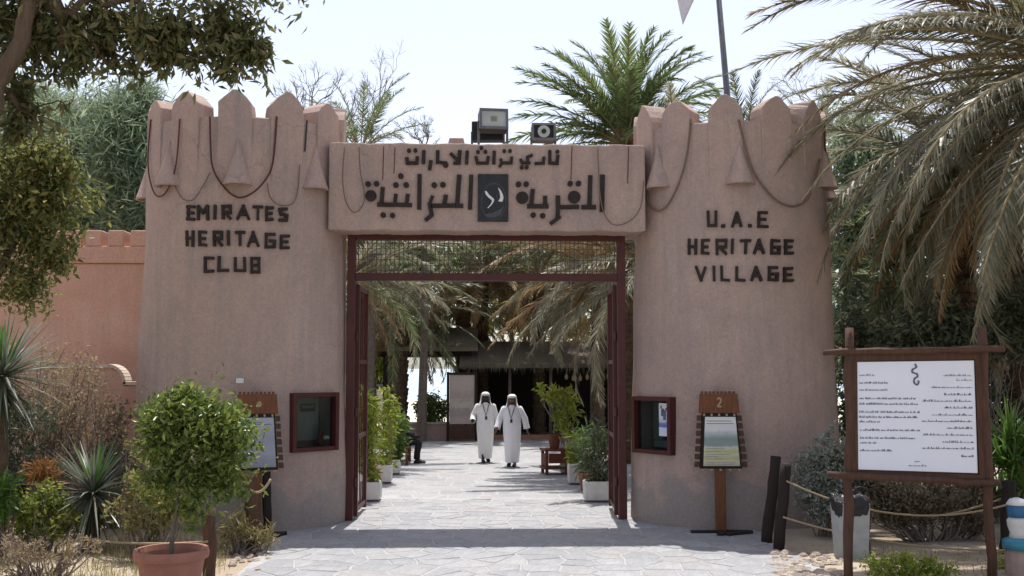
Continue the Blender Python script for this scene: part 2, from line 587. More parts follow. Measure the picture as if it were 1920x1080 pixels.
def strips(P, D, side, N, ln, wd, bend, seg=3, fold=0.0):
    """n sword leaves as bending strips; returns V,F"""
    n = len(P)
    V = np.empty((n, (seg + 1) * 2, 3))
    pos = P.copy()
    d = D.copy()
    for i in range(seg + 1):
        t = i / seg
        w = wd * (1.0 if i == 0 else (1 - t) ** .6 * 1.05 + .04)
        V[:, 2 * i] = pos + side * (w * .5)[:, None]
        V[:, 2 * i + 1] = pos - side * (w * .5)[:, None]
        pos = pos + d * (ln / seg)[:, None]
        d = d + N * (bend / seg)[:, None]
        d /= np.linalg.norm(d, axis=1)[:, None]
    k = (seg + 1) * 2
    i = np.arange(n)[:, None] * k
    F = np.concatenate([i + np.array([[2 * j, 2 * j + 1, 2 * j + 3, 2 * j + 2]]) for j in range(seg)])
    return V.reshape(-1, 3), F


def rosette(name, c, n, ln, wd, m, parent, seed, lo=-.5, hi=1.5, bend=.5, r0=.05, seg=3):
    """yucca, aloe or agave head: stiff blades in every direction between two elevations"""
    rng = np.random.default_rng(seed)
    az = rng.random(n) * 2 * math.pi
    el = lo + (hi - lo) * rng.random(n)
    D = np.stack([np.cos(az) * np.cos(el), np.sin(az) * np.cos(el), np.sin(el)], 1)
    P = np.array(c)[None] + D * r0
    side = np.stack([-np.sin(az), np.cos(az), np.zeros(n)], 1)
    side += rng.normal(size=(n, 3)) * .2
    side /= np.linalg.norm(side, axis=1)[:, None]
    N = np.tile(np.array([0, 0, -1.0]), (n, 1))
    l = ln * (.7 + .5 * rng.random(n))
    V, F = strips(P, D, side, N, l, np.full(n, wd) * (.7 + .6 * rng.random(n)), bend * (.4 + rng.random(n)), seg)
    return link(name, np_mesh(name, V, F, m), parent)


def grass(name, spots, m, parent, seed, h=.35, per=30, spread=.12, wd=.012):
    rng = np.random.default_rng(seed)
    P = np.repeat(np.array(spots, float), per, axis=0)
    n = len(P)
    P[:, :2] += rng.normal(size=(n, 2)) * spread
    az = rng.random(n) * 2 * math.pi
    el = .7 + .85 * rng.random(n)
    D = np.stack([np.cos(az) * np.cos(el), np.sin(az) * np.cos(el), np.sin(el)], 1)
    side = np.stack([-np.sin(az), np.cos(az), np.zeros(n)], 1)
    N = np.tile(np.array([0, 0, -1.0]), (n, 1))
    V, F = strips(P, D, side, N, h * (.4 + .9 * rng.random(n)), np.full(n, wd), .3 + .8 * rng.random(n), 2)
    return link(name, np_mesh(name, V, F, m), parent)


_FR = {}


def frond_mesh(kind, L_, droop, n, ll, seed, m, hang=0.0, wd=.03, vee=.35):
    """a date palm frond along +X that bends down by `droop` radians; leaflets in a V"""
    key = (kind, L_, droop, n, ll, seed, m.name, hang, wd)
    if key in _FR: return _FR[key]
    rng = np.random.default_rng(seed)
    seg = 12
    pts, dirs = [], []
    p = np.zeros(3)
    a = 0.0
    sw = rng.normal() * .12
    for i in range(seg + 1):
        pts.append(p.copy())
        t = i / seg
        a = -droop * t ** 1.5
        b = sw * t
        d = np.array([math.cos(a) * math.cos(b), math.sin(b), math.sin(a)])
        dirs.append(d)
        p = p + d * (L_ / seg)
    pts, dirs = np.array(pts), np.array(dirs)
    mb = MB()
    mb.tube(pts, [.028 * (1 - .85 * i / seg) * L_ / 3.5 + .003 for i in range(seg + 1)], 5)
    VR = np.array(mb.v)
    Ps, Ds, Ss, Ls = [], [], [], []
    for s in (1, -1):
        t = np.sort(np.clip(.12 + .88 * (np.arange(n) + rng.random(n) * .7) / n, 0, .999))
        f = t * seg
        i = f.astype(int)
        fr = (f - i)[:, None]
        P = pts[i] * (1 - fr) + pts[i + 1] * fr
        T = dirs[i] * (1 - fr) + dirs[i + 1] * fr
        side = np.stack([-T[:, 1], T[:, 0], np.zeros(n)], 1)
        side /= np.linalg.norm(side, axis=1)[:, None]
        up = np.cross(T, side)
        sweep = .75 + .9 * t + rng.normal(size=n) * .22
        D = T * sweep[:, None] + side * s + up * (vee * (1 - .5 * t) + rng.normal(size=n) * .3)[:, None]
        D[:, 2] -= hang
        D /= np.linalg.norm(D, axis=1)[:, None]
        Ps.append(P)
        Ds.append(D)
        sd = np.cross(D, up)
        sd /= np.linalg.norm(sd, axis=1)[:, None] + 1e-9
        sd = sd + rng.normal(size=(n, 3)) * .35
        sd /= np.linalg.norm(sd, axis=1)[:, None]
        Ss.append(sd)
        env = np.sin(np.pi * np.clip(t * .86 + .12, 0, 1)) ** .55
        Ls.append(ll * env * (.8 + .35 * rng.random(n)))
    P, D, S, Ln = map(np.concatenate, (Ps, Ds, Ss, Ls))
    N = np.tile(np.array([0, 0, -1.0]), (len(P), 1))
    V, F = strips(P, D, S, N, Ln, np.full(len(P), wd), .25 + .5 * rng.random(len(P)) + hang * .4, 2)
    F = F + len(VR)
    me = bpy.data.meshes.new('frond')
    me.from_pydata(np.concatenate([VR, V]).tolist(), [], list(mb.f) + F.tolist())
    me.materials.append(M['rachis'])
    me.materials.append(m)
    mi = np.ones(len(me.polygons), dtype=np.int32)
    mi[:len(mb.f)] = 0
    me.polygons.foreach_set('material_index', mi)
    me.update()
    _FR[key] = me
    return me


def palm(label, base, top, n, Lf, seed, leaf='palm', old='palm_grey', dead='palm_dead', nl=46, ll=.55, wd=.03,
         trunk_r=.2, up=(.0, 1.35), skirt=6, az=None, group=None, extra=()):
    """date palm > trunk, fronds. az: range of compass angles the crown is dense in"""
    rng = random.Random(seed)
    root = empty('palm_tree', base)
    tag(root, label, 'palm tree', group)
    top = Vector(top)
    b0 = Vector(base)
    mb = MB()
    h = (top - b0).length
    k = max(8, int(h / .16))
    rings = []
    for i in range(k + 1):
        for e in (0, 1):
            t = (i + e * .8) / (k + .8)
            c = (top - b0) * t
            r = trunk_r * (1.18 - .18 * min(1, t * 5)) * (1.0 if e == 0 else 1.16)
            ph = i * .5
            rings.append([c + Vector((math.cos(2 * math.pi * j / 12 + ph * 0) * r * (1 + .09 * math.sin(j * 2.4 + i * 2.1)),
                                      math.sin(2 * math.pi * j / 12) * r * (1 + .09 * math.sin(j * 1.7 + i)), 0)) for j in range(12)])
    mb.loft(rings)
    mb.build('trunk', M['palm_bark'], root)
    tp = top - b0

    def put(a, el, me, s=1.0, roll=0.0):
        o = link('frond', me, root)
        o.location = tp + Vector((math.cos(a) * .12, math.sin(a) * .12, -.1 + .25 * max(0, el)))
        o.rotation_euler = Matrix.Rotation(a, 3, 'Z').to_4x4().to_3x3().__matmul__(Matrix.Rotation(-el, 3, 'Y')).__matmul__(Matrix.Rotation(roll, 3, 'X')).to_euler()
        o.scale = (s, s, s)

    ga = 2.39996
    for i in range(n):
        t = i / max(n - 1, 1)
        a = i * ga + rng.uniform(-.25, .25)
        if az: a = az[0] + (az[1] - az[0]) * rng.random()
        el = up[1] + (up[0] - up[1]) * t + rng.uniform(-.12, .12)
        v = rng.randrange(3)
        lm = L[leaf] if t < .62 else L[old]
        droop = (.75, 1.05, 1.35)[v] * (.8 + .5 * t)
        put(a, el, frond_mesh('live', Lf, round(droop * 4) / 4, nl, ll, v + (0 if t < .62 else 5), lm, 0.0 if t < .5 else .35, wd), rng.uniform(.85, 1.1), rng.uniform(-.5, .5))
    for i in range(skirt):
        a = i * ga * 1.3 + rng.random()
        if az: a = az[0] + (az[1] - az[0]) * rng.random()
        put(a, rng.uniform(-.9, -.35), frond_mesh('dead', Lf * .85, .75, nl, ll * .8, 11 + i % 2, L[dead], .9, wd), rng.uniform(.75, 1.0), rng.uniform(-.6, .6))
    for a, el, droop, s, lm, hg in extra:
        put(a, el, frond_mesh('live', Lf, droop, nl, ll, 21 + int(abs(a) * 3) % 3, L[lm], hg, wd), s, rng.uniform(-.3, .3))
    return root


# ================================================================== THE SETTING
def sheet(name, x0, x1, y0, y1, z, m, nx=1, ny=1, fz=None):
    V, F = [], []
    for j in range(ny + 1):
        for i in range(nx + 1):
            x = x0 + (x1 - x0) * i / nx
            y = y0 + (y1 - y0) * j / ny
            V.append((x, y, z + (fz(x, y) if fz else 0)))
    for j in range(ny):
        for i in range(nx):
            a = j * (nx + 1) + i
            F.append((a, a + 1, a + nx + 2, a + nx + 1))
    o = MB().add(V, F).build(name, m, smooth=True)
    return tag(o, kind='structure')


def ground_mat():
    m, nt, p, out = _new('sandy_soil')
    tc = nt.nodes.new('ShaderNodeTexCoord')
    ob = tc.outputs['Object']
    n1 = _noise(nt, ob, .6, 8, .65)
    r1 = _ramp(nt, [(.3, (.30, .225, .15)), (.5, (.43, .345, .25)), (.7, (.52, .44, .34))])
    nt.links.new(n1.outputs[0], r1.inputs[0])
    n2 = _noise(nt, ob, 14, 6, .7)
    mx = nt.nodes.new('ShaderNodeMix')
    mx.data_type = 'RGBA'
    r2 = _ramp(nt, [(.52, (0, 0, 0)), (.68, (.6, .6, .6))])
    nt.links.new(n2.outputs[0], r2.inputs[0])
    nt.links.new(r2.outputs[0], mx.inputs['Factor'])
    nt.links.new(r1.outputs[0], mx.inputs[6])
    mx.inputs[7].default_value = (.24, .18, .12, 1)
    nt.links.new(mx.outputs[2], p.inputs['Base Color'])
    p.inputs['Roughness'].default_value = .95
    _bump(nt, p, n2.outputs[0], .8, .05)
    return m


M['ground'] = ground_mat()


def paving_mat(name, joints=False):
    """pale flagstone; far off, where single stones cannot be told apart, the joints are drawn too"""
    m, nt, p, out = _new(name)
    tc = nt.nodes.new('ShaderNodeTexCoord')
    ob = tc.outputs['Object']
    n1 = _noise(nt, ob, 1.2, 6, .6)
    g = nt.nodes.new('ShaderNodeNewGeometry')
    oi = nt.nodes.new('ShaderNodeObjectInfo')
    ramp_cols = [(0, (.255, .257, .265)), (.3, (.29, .292, .30)), (.55, (.34, .34, .342)), (.75, (.33, .305, .295)), (1, (.365, .365, .37))]
    r = _ramp(nt, ramp_cols)
    mx = nt.nodes.new('ShaderNodeMix')
    mx.data_type = 'RGBA'
    mx.inputs['Factor'].default_value = .4
    r2 = _ramp(nt, [(.3, (.26, .262, .268)), (.7, (.38, .38, .382))])
    nt.links.new(n1.outputs[0], r2.inputs[0])
    if joints:
        v = nt.nodes.new('ShaderNodeTexVoronoi')
        v.inputs['Scale'].default_value = 2.2
        nt.links.new(ob, v.inputs['Vector'])
        sp = nt.nodes.new('ShaderNodeSeparateColor')
        nt.links.new(v.outputs['Color'], sp.inputs[0])
        nt.links.new(sp.outputs[0], r.inputs[0])
        v2 = nt.nodes.new('ShaderNodeTexVoronoi')
        v2.feature = 'DISTANCE_TO_EDGE'
        v2.inputs['Scale'].default_value = 2.2
        nt.links.new(ob, v2.inputs['Vector'])
        jr = _ramp(nt, [(.01, (0, 0, 0)), (.05, (1, 1, 1))])
        nt.links.new(v2.outputs[0], jr.inputs[0])
    else:
        ad = nt.nodes.new('ShaderNodeMath')
        ad.operation = 'ADD'
        nt.links.new(oi.outputs['Random'], ad.inputs[0])
        nt.links.new(g.outputs['Random Per Island'], ad.inputs[1])
        fr = nt.nodes.new('ShaderNodeMath')
        fr.operation = 'FRACT'
        nt.links.new(ad.outputs[0], fr.inputs[0])
        nt.links.new(fr.outputs[0], r.inputs[0])
    nt.links.new(r.outputs[0], mx.inputs[6])
    nt.links.new(r2.outputs[0], mx.inputs[7])
    n3 = _noise(nt, ob, 22, 6, .7)
    r3 = _ramp(nt, [(.35, (.66, .66, .67)), (.62, (1.05, 1.05, 1.05))])
    nt.links.new(n3.outputs[0], r3.inputs[0])
    mul = nt.nodes.new('ShaderNodeMix')
    mul.data_type = 'RGBA'
    mul.blend_type = 'MULTIPLY'
    mul.inputs['Factor'].default_value = .7
    nt.links.new(mx.outputs[2], mul.inputs[6])
    nt.links.new(r3.outputs[0], mul.inputs[7])
    src = mul.outputs[2]
    if joints:
        m3 = nt.nodes.new('ShaderNodeMix')
        m3.data_type = 'RGBA'
        nt.links.new(jr.outputs[0], m3.inputs['Factor'])
        m3.inputs[6].default_value = (.37, .36, .35, 1)
        nt.links.new(src, m3.inputs[7])
        src = m3.outputs[2]
    nt.links.new(src, p.inputs['Base Color'])
    p.inputs['Roughness'].default_value = .75
    p.inputs['Specular IOR Level'].default_value = .3
    _bump(nt, p, n3.outputs[0], .35, .012)
    return m


M['flag_stone'] = paving_mat('flagstone')
M['far_paving'] = paving_mat('far_paving', True)
M['mortar'] = mat('mortar', (.40, .392, .38), (.32, .315, .305), .95, 6, .4)

sheet('ground', -900, 900, -60, 3000, -.012, M['ground'], 1, 1)
sheet('garden_soil', -14, 14, -15, 3.0, -.004, M['ground'], 60, 40,
      lambda x, y: (.018 + .045 * math.sin(x * 2.1 + y) * math.cos(y * 1.7 - x * .6)) * (1.0 if (x < -3.4 or x > 4.6) and abs(x) < 13.5 and y < 2.6 else 0.0))


def water_mat():
    m, nt, p, out = _new('sea_water')
    p.inputs['Base Color'].default_value = (.34, .44, .48, 1)
    p.inputs['Roughness'].default_value = .25
    tc = nt.nodes.new('ShaderNodeTexCoord')
    n = _noise(nt, _map(nt, tc.outputs['Object'], (.15, 1, 1)), .8, 6)
    _bump(nt, p, n.outputs[0], .6, .3)
    return m


sheet('sea', -900, 900, 62, 2990, .01, water_mat())
sheet('beach', -80, 80, 23, 61.9, .004, mat('beach_sand', (.62, .56, .46), (.52, .46, .37), .95, .8, .3))
path = sheet('path', -2.75, 4.15, -14.5, 2.6, .012, M['mortar'])
sheet('plaza', -9, 9.5, 2.6, 23.0, .012, M['far_paving'])


# flagstones: irregular polygons cut from a jittered grid of seeds
def voronoi(x0, x1, y0, y1, step, seed):
    rng = random.Random(seed)
    nx, ny = int((x1 - x0) / step) + 1, int((y1 - y0) / step) + 1
    S = {}
    for j in range(-1, ny + 2):
        for i in range(-1, nx + 2):
            S[i, j] = (x0 + (i + .5 + rng.uniform(-.46, .46)) * step, y0 + (j + .5 + rng.uniform(-.46, .46)) * step)
    cells = []
    for (i, j), (sx, sy) in S.items():
        if not (x0 < sx < x1 and y0 < sy < y1): continue
        poly = [(max(x0, sx - 1), max(y0, sy - 1)), (min(x1, sx + 1), max(y0, sy - 1)), (min(x1, sx + 1), min(y1, sy + 1)), (max(x0, sx - 1), min(y1, sy + 1))]
        for di in (-2, -1, 0, 1, 2):
            for dj in (-2, -1, 0, 1, 2):
                q = S.get((i + di, j + dj))
                if q is None or (di == 0 and dj == 0): continue
                nxv, nyv = q[0] - sx, q[1] - sy
                l = math.hypot(nxv, nyv)
                lim = l / 2 - .008 - .006 * ((i * 7 + j * 13 + di * 3 + dj * 5) % 5) / 4
                out = []
                for a in range(len(poly)):
                    p, r = poly[a], poly[(a + 1) % len(poly)]
                    dp = ((p[0] - sx) * nxv + (p[1] - sy) * nyv) / l - lim
                    dr = ((r[0] - sx) * nxv + (r[1] - sy) * nyv) / l - lim
                    if dp <= 0: out.append(p)
                    if (dp < 0 < dr) or (dr < 0 < dp):
                        t = dp / (dp - dr)
                        out.append((p[0] + (r[0] - p[0]) * t, p[1] + (r[1] - p[1]) * t))
                poly = out
                if len(poly) < 3: break
            if len(poly) < 3: break
        if len(poly) >= 3: cells.append(((sx, sy), poly))
    return cells


rng0 = random.Random(5)
cells = voronoi(-2.7, 4.1, -14.4, 2.5, .42, 3)
cells.sort(key=lambda c: (0 if -5.2 < c[0][1] < 3 else 1, c[0][1]))
rest = MB()
for idx, ((sx, sy), poly) in enumerate(cells):
    h = .012 + rng0.uniform(.0008, .004)
    tx, ty = rng0.uniform(-.006, .006), rng0.uniform(-.006, .006)
    ins = []
    for x, y in poly:
        ins.append((sx + (x - sx) * .955, sy + (y - sy) * .955))
    k = len(poly)
    vs = [(x - sx, y - sy, -.012) for x, y in poly] + [(x - sx, y - sy, h - .008 + tx * x * .3) for x, y in poly] + \
         [(x - sx, y - sy, h + (x - sx) * tx * 2 + (y - sy) * ty * 2) for x, y in ins]
    fs = [(i, (i + 1) % k, k + (i + 1) % k, k + i) for i in range(k)] + [(k + i, k + (i + 1) % k, 2 * k + (i + 1) % k, 2 * k + i) for i in range(k)] + [tuple(range(2 * k, 3 * k))]
    if idx < 300:
        MB().add(vs, fs).build('flagstone', M['flag_stone'], path, loc=(sx, sy, .004))
    else:
        rest.add([(x + sx, y + sy, z + .004) for x, y, z in vs], fs)
tag(rest.build('flagstones', M['flag_stone'], path), kind='stuff')

# ================================================================== THE GATEWAY
gate = empty('gateway', (0, 0, 0))
tag(gate, 'sand-pink plastered gateway of two round battlemented towers joined by a lettered lintel', 'gateway')
ZT, ZP = 6.16, 5.45
A0, A1, B0, B1 = 1.68, 1.53, 1.30, 1.18
TCY = 0.0
cxl = (at(260, 860, 0).x + at(646, 860, 0).x) / 2
cxr = (at(1172, 860, 0).x + at(1581, 860, 0).x) / 2


def sA(z): return A0 + (A1 - A0) * z / ZT
def sB(z): return B0 + (B1 - B0) * z / ZT


def on_tower(cx, px, py):
    """point and outward normal where the line of sight meets the tower's face"""
    d = ray(px, py)

    def g(t):
        p = CAM + d * t
        return ((p.x - cx) / sA(p.z)) ** 2 + ((p.y - TCY) / sB(p.z)) ** 2 - 1
    t0 = 13.5
    last = g(t0)
    best = (abs(last), t0)
    t = t0
    while t < 18:
        t += .02
        v = g(t)
        if v < best[0]: best = (v, t)
        if v <= 0:
            lo, hi = t - .02, t
            for _ in range(20):
                mid = (lo + hi) / 2
                if g(mid) > 0: lo = mid
                else: hi = mid
            best = (0, hi)
            break
    p = CAM + d * best[1]
    n = Vector(((p.x - cx) / sA(p.z) ** 2, (p.y - TCY) / sB(p.z) ** 2, .03)).normalized()
    return p, n


def make_tower(cx, phase, cut):
    K = 96
    rng = random.Random(int(cx * 100))
    ph = [rng.uniform(0, 6.28) for _ in range(8)]

    def wob(a, z):
        return 1 + .0045 * (math.sin(3 * a + z * 1.7 + ph[0]) + math.sin(5 * a - z * 2.3 + ph[1]) + .7 * math.sin(9 * a + z * 3.1 + ph[2]) + .5 * math.sin(14 * a - 4 * z + ph[3]))
    rings = []
    nz = 26
    for i in range(nz + 1):
        z = ZT * i / nz
        a_, b_ = sA(z), sB(z)
        if i == 0: z = -.05
        rings.append([(cx + a_ * math.cos(2 * math.pi * j / K) * wob(2 * math.pi * j / K, z), TCY + b_ * math.sin(2 * math.pi * j / K) * wob(2 * math.pi * j / K, z), z) for j in range(K)])
    for r_, z in ((.995, ZT + .02), (.80, ZT + .02), (.79, ZT), (.79, ZP)):
        rings.append([(cx + A1 * r_ * math.cos(2 * math.pi * j / K), TCY + B1 * r_ * math.sin(2 * math.pi * j / K), z) for j in range(K)])
    o = MB().loft(rings).build('tower', M['plaster'], gate, smooth=False)
    if cut:
        c, n = cut
        n = Vector((n.x, n.y, 0)).normalized()
        e = Vector((n.y, -n.x, 0))
        rot = Matrix((e, n, (0, 0, 1))).transposed()
        cu = MB().box(c - n * .15, (WIN_W, 1.3, WIN_H), rot).build('cutter', None)
        md = o.modifiers.new('cut', 'BOOLEAN')
        md.object = cu
        md.operation = 'DIFFERENCE'
        md.solver = 'EXACT'
        bpy.context.view_layer.update()
        dg = bpy.context.evaluated_depsgraph_get()
        me = bpy.data.meshes.new_from_object(o.evaluated_get(dg))
        o.modifiers.clear()
        o.data = me
        if not me.materials: me.materials.append(M['plaster'])
        bpy.data.objects.remove(cu)
    # smooth the round faces, keep hard rims
    me = o.data
    me.polygons.foreach_set('use_smooth', [True] * len(me.polygons))
    try:
        me.set_sharp_from_angle(angle=R(35))
    except Exception:
        pass
    return o


def merlon_mesh(w, h, sh, t, seed):
    rng = random.Random(seed)
    hw = w / 2
    prof = [(-hw * .98, -1.0), (-hw, 0), (-hw * 1.0, sh - .10), (-hw * .93, sh), (-hw * .62, sh + (h - sh) * .48), (-hw * .30, sh + (h - sh) * .80), (-.03, h),
            (.03, h), (hw * .30, sh + (h - sh) * .80), (hw * .62, sh + (h - sh) * .48), (hw * .93, sh), (hw * 1.0, sh - .10), (hw, 0), (hw * .98, -1.0)]
    prof = [(x + rng.uniform(-.014, .014), z + rng.uniform(-.014, .014)) for x, z in prof]
    mb = MB().prism(prof, lambda p: Vector((p[0], -.0, p[1])), lambda p: Vector((p[0] * .97, t, p[1])))
    return mb


WIN_W, WIN_H = .80, .86
wpl = on_tower(cxl, 590, 791)
wpr = on_tower(cxr, 1224, 797)
T = {}
for key, cx, phase, cut in (('l', cxl, 2, wpl), ('r', cxr, 17, wpr)):
    tw = make_tower(cx, phase, cut)
    T[key] = tw
    for k in range(12):
        a = R(phase + 30 * k)
        # angle measured from the face towards the camera (-Y)
        ex, ey = math.sin(a), -math.cos(a)
        x, y = A1 * ex, B1 * ey
        n = Vector((x / A1 ** 2, y / B1 ** 2, 0)).normalized()
        w = .52 * (1 - .10 * abs(math.sin(a)) ** 2)
        mb = merlon_mesh(w, .43 + .03 * math.sin(k * 2.3), .23, .40, k + int(cx * 7))
        rz = math.atan2(n.y, n.x) + R(90)
        rm = Matrix.Rotation(rz, 3, 'Z') @ Matrix.Rotation(R(1.1), 3, 'X')
        base = Vector((cx + x, TCY + y, ZT)) + n * .022
        mb.v = [tuple(base + rm @ Vector(v)) for v in mb.v]
        o = mb.build('merlon', M['plaster'], tw, bevel=.018)
    # rain hoods: half cones with an open foot
    hoods = {'l': [(316, 350, 58), (445, 347, 62), (591, 356, 52)], 'r': [(1234, 354, 52), (1388, 346, 62), (1546, 354, 52)]}[key]
    pl = [on_tower(cx, px, py) for px, py, _ in hoods]
    side = -1 if key == 'l' else 1
    zs = pl[1][0].z
    for ang in (side * 88, 150, -150):
        a = R(ang)
        p = Vector((cx + sA(zs) * math.sin(a), TCY - sB(zs) * math.cos(a), zs - .05))
        n = Vector((math.sin(a) / sA(zs), -math.cos(a) / sB(zs), 0)).normalized()
        pl.append((p, n))
    for p, n in pl:
        n = Vector((n.x, n.y, 0)).normalized()
        e = Vector((-n.y, n.x, 0))
        rw, dp, hh = .235, .21, .68
        K = 12
        rings = []
        for t, zz in ((1.0, 0.0), (.93, .03), (.55, .30), (.30, .50), (.10, .66), (.03, .70)):
            rings.append([p - n * .06 + e * (rw * t * math.cos(math.pi * j / K)) + n * ((dp * t + .06) * math.sin(math.pi * j / K)) + Vector((0, 0, zz)) for j in range(K + 1)])
        inn = []
        for t, zz in ((.78, 0.0), (.45, .25), (.02, .5)):
            inn.append([p - n * .06 + e * (rw * t * math.cos(math.pi * j / K)) + n * ((dp * t + .05) * math.sin(math.pi * j / K)) + Vector((0, 0, zz)) for j in range(K + 1)])
        m_ = MB()
        m_.loft(list(reversed(inn)) + rings, closed=False)
        m_.build('hood', M['plaster'], tw, smooth=True)

# --- lintel
LY0, LY1 = -.72, .42
pa, pb = at(617, 267, LY0), at(1211, 434, LY0)
LX0, LX1, LZ1, LZ0 = pa.x, pb.x, pa.z, pb.z
mb = MB()
N = 40
rng = random.Random(9)


def lw(i, s): return .008 * math.sin(i * .9 + s) + .006 * math.sin(i * 2.3 + s * 2)


rings = []
for i in range(N + 1):
    x = LX0 + (LX1 - LX0) * i / N
    rings.append([(x, LY0 + lw(i, 1) * .6, LZ0 + lw(i, 2)), (x, LY1, LZ0 + lw(i, 3)), (x, LY1 + .0, LZ1 + lw(i, 4)), (x, LY0 + lw(i, 5) * .6, LZ1 + lw(i, 6))])
lin = mb.loft(rings).build('lintel', M['plaster'], gate, bevel=.025)

# --- ticket windows set into the towers
glass, nt, p, out = _new('window_glass')
p.inputs['Base Color'].default_value = (.02, .025, .025, 1)
p.inputs['Roughness'].default_value = .06
tr = nt.nodes.new('ShaderNodeBsdfTransparent')
tr.inputs[0].default_value = (.8, .85, .83, 1)
mx = nt.nodes.new('ShaderNodeMixShader')
mx.inputs[0].default_value = .22
nt.links.new(tr.outputs[0], mx.inputs[1])
nt.links.new(p.outputs[0], mx.inputs[2])
nt.links.new(mx.outputs[0], out.inputs[0])


def poster_mat(name, bands, nz=6.0, amt=.08):
    """flat print: bands of colour from foot to head, broken up by noise"""
    m, nt, p, out = _new(name)
    tc = nt.nodes.new('ShaderNodeTexCoord')
    sx = nt.nodes.new('ShaderNodeSeparateXYZ')
    nt.links.new(tc.outputs['Generated'], sx.inputs[0])
    n = _noise(nt, _map(nt, tc.outputs['Generated'], (1, 1, 3)), nz, 4)
    ma = nt.nodes.new('ShaderNodeMath')
    ma.operation = 'MULTIPLY_ADD'
    ma.inputs[1].default_value = amt
    nt.links.new(n.outputs[0], ma.inputs[0])
    nt.links.new(sx.outputs[2], ma.inputs[2])
    r = _ramp(nt, bands)
    nt.links.new(ma.outputs[0], r.inputs[0])
    nt.links.new(r.outputs[0], p.inputs['Base Color'])
    p.inputs['Roughness'].default_value = .5
    return m


M['poster_blue'] = poster_mat('blue_poster', [(0, (.62, .64, .76)), (.30, (.58, .60, .74)), (.33, (.09, .13, .42)), (.44, (.16, .20, .50)), (.48, (.50, .50, .55)), (.62, (.62, .60, .62)), (1, (.66, .64, .66))], 5, .1)
for key, (c, n), cx in (('l', wpl, cxl), ('r', wpr, cxr)):
    n = Vector((n.x, n.y, 0)).normalized()
    e = Vector((-n.y, n.x, 0))
    rz = math.atan2(n.y, n.x) + R(90)
    w = empty('ticket_window', c, rz, gate)
    # local frame: x along the wall (camera's right), -y out of the wall
    W2, H2, f = WIN_W / 2, WIN_H / 2, .065
    fr = MB()
    for sx in (-1, 1): fr.box((sx * (W2 - f / 2 + .01), .02, 0), (f, .16, WIN_H + .02))
    for sz in (-1, 1): fr.box((0, .022, sz * (H2 - f / 2 + .01)), (WIN_W - 2 * f + .02, .15, f))
    fo = fr.build('frame', M['red_metal'], w, bevel=.006)
    MB().box((0, .03, 0), (WIN_W - 2 * f, .008, WIN_H - 2 * f)).build('pane', glass, w)
    MB().box((0, .46, 0), (WIN_W, .02, WIN_H)).build('back_panel', M['dark_in'], w)
    if key == 'l':
        MB().box((.13, .40, .03), (.40, .03, .66)).build('booth_door', M['booth_panel'], w)
        MB().box((.12, .375, .20), (.26, .02, .12)).build('notice', M['black'], w)
        MB().box((.12, .362, .215), (.22, .006, .045)).build('notice_strip', M['ink_pale'], w)
        for x in (-.27, .22):
            MB().box((x, .16, -.25), (.11, .08, .17), taper=(.7, .7)).build('red_holder', M['bright_red'], w, bevel=.01)
        MB().box((-.30, .075, -.27), (.05, .006, .07)).build('price_card', M['white_mark'], w)
        MB().box((.27, .075, -.25), (.10, .006, .055)).build('price_card', M['white_mark'], w)
    else:
        po = MB().box((.22, .018, .09), (.205, .006, .50)).build('poster', M['poster_blue'], w)
        # figures printed on the poster
        pic = MB()
        pic.box((.215, .0135, .19), (.10, .004, .09)).box((.20, .0135, .24), (.05, .004, .04)).box((.165, .0135, .28), (.03, .004, .05)).box((.275, .0135, .25), (.045, .004, .04))
        pic.build('poster_picture', M['ink'], w)
        MB().box((.235, .0125, .14), (.055, .004, .11)).build('poster_picture', mat('poster_blue_ink', (.10, .14, .42), None, .5, 5, 0), w)
        MB().box((-.25, .40, .05), (.2, .04, .6)).build('booth_door', M['booth_panel'], w)
        MB().box((.05, .3, -.30), (.42, .22, .10)).build('counter', M['ink_pale'], w)

# --- stick letters on the towers
GL = {
    'E': [((0, 0), (0, 1)), ((0, 1), (1, 1)), ((0, .5), (.8, .5)), ((0, 0), (1, 0))],
    'M': [((0, 0), (0, 1)), ((0, .95), (.5, .5)), ((.5, .5), (1, .95)), ((1, 0), (1, 1))],
    'I': [((.5, 0), (.5, 1))],
    'R': [((0, 0), (0, 1)), ((0, 1), (1, 1)), ((1, 1), (1, .5)), ((0, .5), (1, .5)), ((.35, .45), (1, 0))],
    'A': [((0, 0), (.5, 1)), ((1, 0), (.5, 1)), ((.22, .32), (.78, .32))],
    'T': [((0, 1), (1, 1)), ((.5, 0), (.5, 1))],
    'S': [((0, .95), (1, .95)), ((0, .95), (.15, .55)), ((.1, .6), (1, .4)), ((1, .4), (1, 0)), ((0, 0), (1, 0))],
    'H': [((0, 0), (0, 1)), ((1, 0), (1, 1)), ((0, .5), (1, .5))],
    'G': [((0, 0), (0, 1)), ((0, 1), (1, 1)), ((0, 0), (1, 0)), ((1, 0), (1, .48)), ((.5, .48), (1, .48))],
    'C': [((0, 0), (0, 1)), ((0, 1), (1, 1)), ((0, 0), (1, 0))],
    'L': [((0, 0), (0, 1)), ((0, 0), (1, 0))],
    'U': [((0, 0), (0, 1)), ((1, 0), (1, 1)), ((0, 0), (1, 0))],
    'B': [((0, 0), (0, 1)), ((0, 1), (.95, 1)), ((0, .5), (.95, .5)), ((0, 0), (1, 0)), ((.97, 0), (.95, 1))],
    'V': [((0, 1), (.5, 0)), ((1, 1), (.5, 0))],
}
JR = random.Random(12)
SW = 4.9   # stick width in photo pixels
ls = 16.4 / FPX


